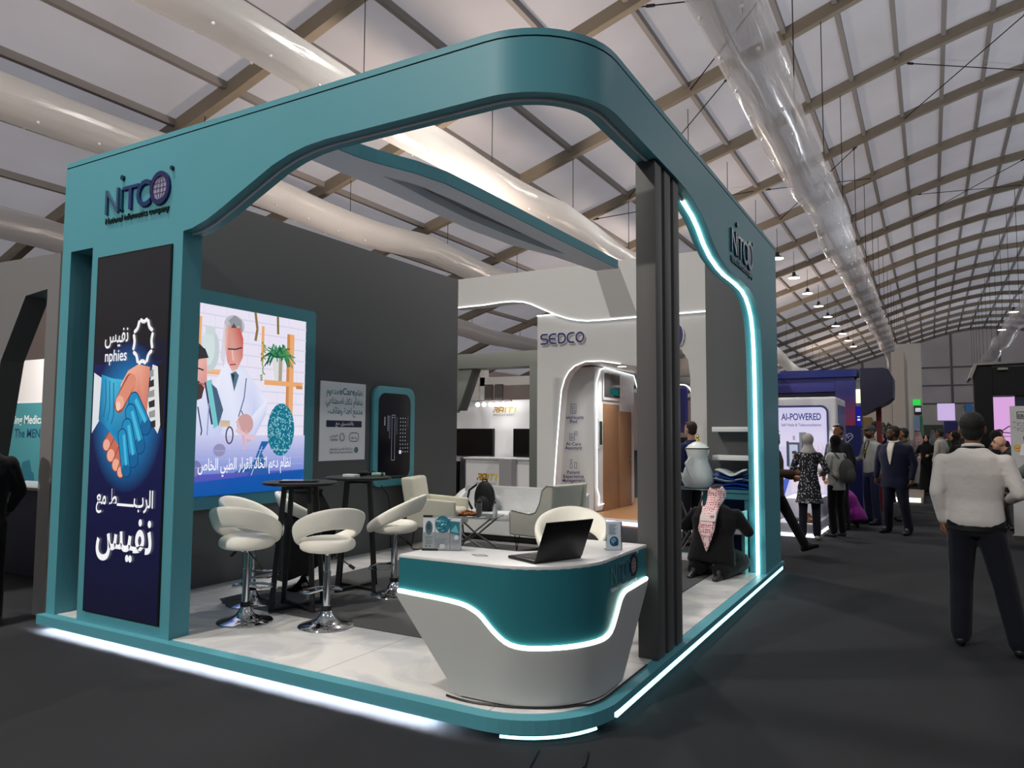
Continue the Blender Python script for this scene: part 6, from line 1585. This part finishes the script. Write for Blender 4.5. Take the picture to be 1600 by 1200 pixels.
wl2 = thing('beige_stand', 'plain beige stand wall behind the red post', 'stand', (-1, 25, 0)); B().bx(-3, -.96, 24, 24.3, 0, 3.3).bx(-.95, -.62, 23.95, 27.5, 0, 4.0).build('wall_panel', mat('beige_wall', (168, 160, 152), .6), wl2)
B().bx(-1.9, -1.5, 23.9, 24, .9, 2.1).build('ochre_panel', mat('ochre', (120, 96, 50), .6), wl2)
pt = thing('potted_palm', 'dark green potted palm beside the red post', 'plant', (-1.15, 21.5, .12))
rg = random.Random(8); b = B()
for i in range(16):
    t = i * 2.4; L = rg.uniform(.35, .6); x0_, y0_, z0_ = -1.15, 21.5, 1.35 + rg.uniform(0, .25); pts = [(x0_, y0_, z0_), (x0_ + L * .5 * math.cos(t), y0_ + L * .5 * math.sin(t), z0_ + .28), (x0_ + L * math.cos(t), y0_ + L * math.sin(t), z0_ + .1)]
    b.tube(pts, [.02, .05, .008], 4)
b.build('fronds', mat('palm_green', (30, 52, 34), .6), pt); B().tube([(-1.15, 21.5, .4), (-1.15, 21.5, 1.45)], .04, 8).build('stem', mat('palm_stem', (70, 56, 40), .8), pt); B().lathe([(.001, 0), (.17, 0), (.22, .4), (.2, .4), (.001, .36)], (-1.15, 21.5, .12), 20).build('pot', mat('pot_grey', (60, 60, 62), .6), pt)

# ------------------------------------------------------------------ black stand at the right edge
bk = thing('black_stand', 'black stand at the right picture edge with pink screen and pale roof rim', 'stand', (2, 27, 0))
BKM = mat('black_green_gloss', (8, 13, 14), .25, spec=.5)
B().bx(1.15, 1.62, 25.8, 26.4, 0, 3.64).bx(1.63, 5.2, 25.82, 26.4, 2.75, 3.6).build('frame', BKM, bk)
B().prism([(1.02, 3.28), (1.18, 3.72), (5.2, 3.80), (5.2, 3.74), (1.24, 3.66), (1.10, 3.28)], 'y', 25.6, 27.5).bx(1.75, 2.0, 25.6, 25.8, 3.5, 3.56).build('roof_rim', mat('rim_grey', (150, 148, 142), .5), bk)
B().bx(1.62, 2.16, 26.0, 26.1, 1.3, 2.72).build('pink_screen', emis('pink_glow', (236, 180, 240), .82), bk)
a = Art((1.62, 25.998, 0), (1, 0, 0), (0, 0, 1)); a.line([(.04, 1.66), (.2, 1.72), (.38, 1.86), (.5, 1.82), (.52, 1.72), (.4, 1.66), (.24, 1.68), (.08, 1.62)], .03, (120, 60, 110)); a.rect(.02, 1.55, .5, 1.57, (214, 130, 200)); a.build('screen_graphic', attr_mat('printed_graphic'), bk)
B().bx(2.16, 2.62, 25.9, 26.1, 0, 2.75).build('slate_column', mat('slate_blue', (34, 48, 70), .5), bk)
B().bx(2.62, 5.2, 27.2, 27.4, 0, 2.75).build('back_screen', emis('lilac_wall_glow', (176, 184, 214), .55), bk); B().bx(2.62, 5.2, 27.0, 27.1, 2.32, 2.4).build('light_bar', LEDT, bk)
ry = thing('roll_up_banner', 'white roll-up banner at the right edge with round gold seal', 'banner', (1.45, 13.6, 0))
B().bx(1.06, 1.86, 13.58, 13.6, .05, 2.02).build('sheet', mat('banner_white', (196, 196, 194), .6), ry); B().bx(1.04, 1.88, 13.52, 13.68, 0, .06).build('cassette', STEEL, ry)
a = Art((1.06, 13.578, .27), (1, 0, 0), (0, 0, 1)); dk_ = (50, 50, 56)
a.line([(.09, 1.56), (.19, 1.56), (.19, 1.66), (.09, 1.66), (.09, 1.56)], .010, dk_); a.text('EB', .14, 1.575, .075, dk_, 'C', .02, width=.07)
for i in range(4): a.text(arabic('\u0627\u0644\u0645\u0645\u0644\u0643\u0629 \u0627\u0644\u0639\u0631\u0628\u064a\u0629'), .62, 1.49 - i * .04, .036, (120, 120, 124), 'R', .01, width=.59 - .05 * (i % 2))
a.build('banner_print', attr_mat('printed_graphic'), ry)
a = Art((1.06, 13.577, .27), (1, 0, 0), (0, 0, 1))
a.ell(.19, 1.24, .032, .042, (146, 100, 80)); a.ell(.19, 1.27, .034, .026, (24, 22, 22)); a.poly([(.10, 1.0), (.13, 1.16), (.19, 1.20), (.26, 1.16), (.29, 1.0)], (236, 236, 240)); a.poly([(.175, 1.19), (.205, 1.19), (.19, 1.12)], (60, 62, 70))
a.build('portrait_print', attr_mat('printed_graphic'), ry)
a = Art((1.06, 13.577, .27), (1, 0, 0), (0, 0, 1))
a.ell(.08, 1.11, .046, .05, (206, 154, 40)); a.ell(.08, 1.11, .034, .037, (232, 190, 80)); a.poly([(.058, 1.095), (.102, 1.095), (.107, 1.125), (.08, 1.11), (.053, 1.125)], (180, 120, 30))
a.build('gold_seal', attr_mat('printed_graphic'), ry)
rc = thing('white_counter', 'plain light counter behind the person at the right edge', 'counter', (1.5, 12.4, 0)); B().bx(1.15, 2.4, 12.2, 12.8, 0, .9).build('counter_body', mat('counter_grey', (120, 120, 122), .6), rc); B().bx(1.1, 2.45, 12.15, 12.85, .9, .94).build('counter_top', WHITE, rc)

# ------------------------------------------------------------------ stands at the far end
def stand(label, x0, x1, y, z, m, extra=(), d=2.0):
    o = thing('distant_stand', label, 'stand', ((x0 + x1) / 2, y, 0)); B().bx(x0, x1, y, y + d, 0, z).build('stand_body', m, o)
    for nm, (a0, a1, b0, b1), mm in extra: B().bx(a0, a1, y - .06, y - .01, b0, b1).build(nm, mm, o)
stand('tall cream stand right of the navy hanging sign with a green lit strip', -1.10, -.25, 31.0, 5.0, mat('cream_stand', (190, 186, 178), .6), [('green_strip', (-.55, -.30, 2.70, 2.9), emis('green_glow', (60, 230, 90), .8)), ('black_sign', (-.52, -.28, 2.35, 2.66), BLACK), ('white_sign', (-.48, -.30, 2.45, 2.6), emis('sign_white', (230, 230, 250), .9)), ('teal_face', (-.55, -.34, 0, 2.3), mat('pale_teal_face', (120, 150, 180), .5)), ('green_edge', (-.32, -.25, 0, 2.3), mat('green_edge', (30, 130, 80), .5))])
stand('grey stand with lilac glowing screen over a dark blue column, in the distance', -.5, 1.6, 48.0, 3.3, mat('distant_grey', (150, 148, 146), .6), [('lilac_screen', (.35, 1.2, 2.45, 3.4), emis('lilac_glow', (220, 196, 246), .8)), ('navy_column', (.65, 1.3, 0, 2.4), mat('navy_column', (38, 40, 110), .5)), ('dark_base', (-.5, .6, 0, 2.2), mat('dark_base', (52, 58, 54), .6))])
stand('grey lit kiosk with a white screen just left of the black stand', 2.4, 4.9, 50.0, 3.9, mat('kiosk_lilac', (150, 150, 166), .5), [('white_screen', (2.75, 4.8, 1.9, 3.3), emis('pale_screen_glow', (214, 216, 226), .75)), ('blue_light', (4.2, 4.9, 4.0, 4.3), emis('blue_light_glow', (70, 60, 220), .9)), ('white_lamp', (4.1, 4.5, 3.6, 4.0), emis('sign_white', (230, 230, 250), .9))])
fl = thing('feather_flag', 'tall blue feather flag standing in the distance above the crowd', 'flag', (1.9, 46, 0)); B().prism([(1.6, .8), (2.1, .8), (2.2, 2.6), (1.9, 3.3), (1.62, 3.3)], 'y', 46, 46.03).build('cloth', mat('flag_blue', (66, 130, 200), .6), fl); B().tube([(1.62, 46, 0), (1.6, 46, 3.3)], .03, 6).build('pole', STEEL, fl)
sg2 = thing('framed_sign', 'white sign with black frame and black semicircle emblem in the distance', 'sign', (2.3, 47, 0)); B().bx(2.25, 2.75, 47.4, 47.45, 1.6, 3.0).bx(2.47, 2.53, 47.46, 47.5, 0, 2.9).build('frame', BLACK, sg2); B().bx(2.3, 2.7, 47.37, 47.4, 1.65, 2.95).build('face', WHITE, sg2); a = Art((2.3, 47.36, 1.65), (1, 0, 0), (0, 0, 1)); a.ell(.2, .75, .17, .25, (20, 20, 22), 16, 0, PI); a.rect(.03, .5, .37, .6, (20, 20, 22)); a.poly([(.1, .7), (.2, .9), (.3, .7)], (230, 230, 230)); a.build('emblem', attr_mat('printed_graphic'), sg2)
stand('long white row of stands at the far end of the hall', -14, 0.5, 78, 3.6, mat('far_white', (172, 166, 160), .6))
stand('wide pale stand row at the far right end of the hall', 6, 26, 80, 3.8, mat('far_pale', (164, 162, 160), .6))
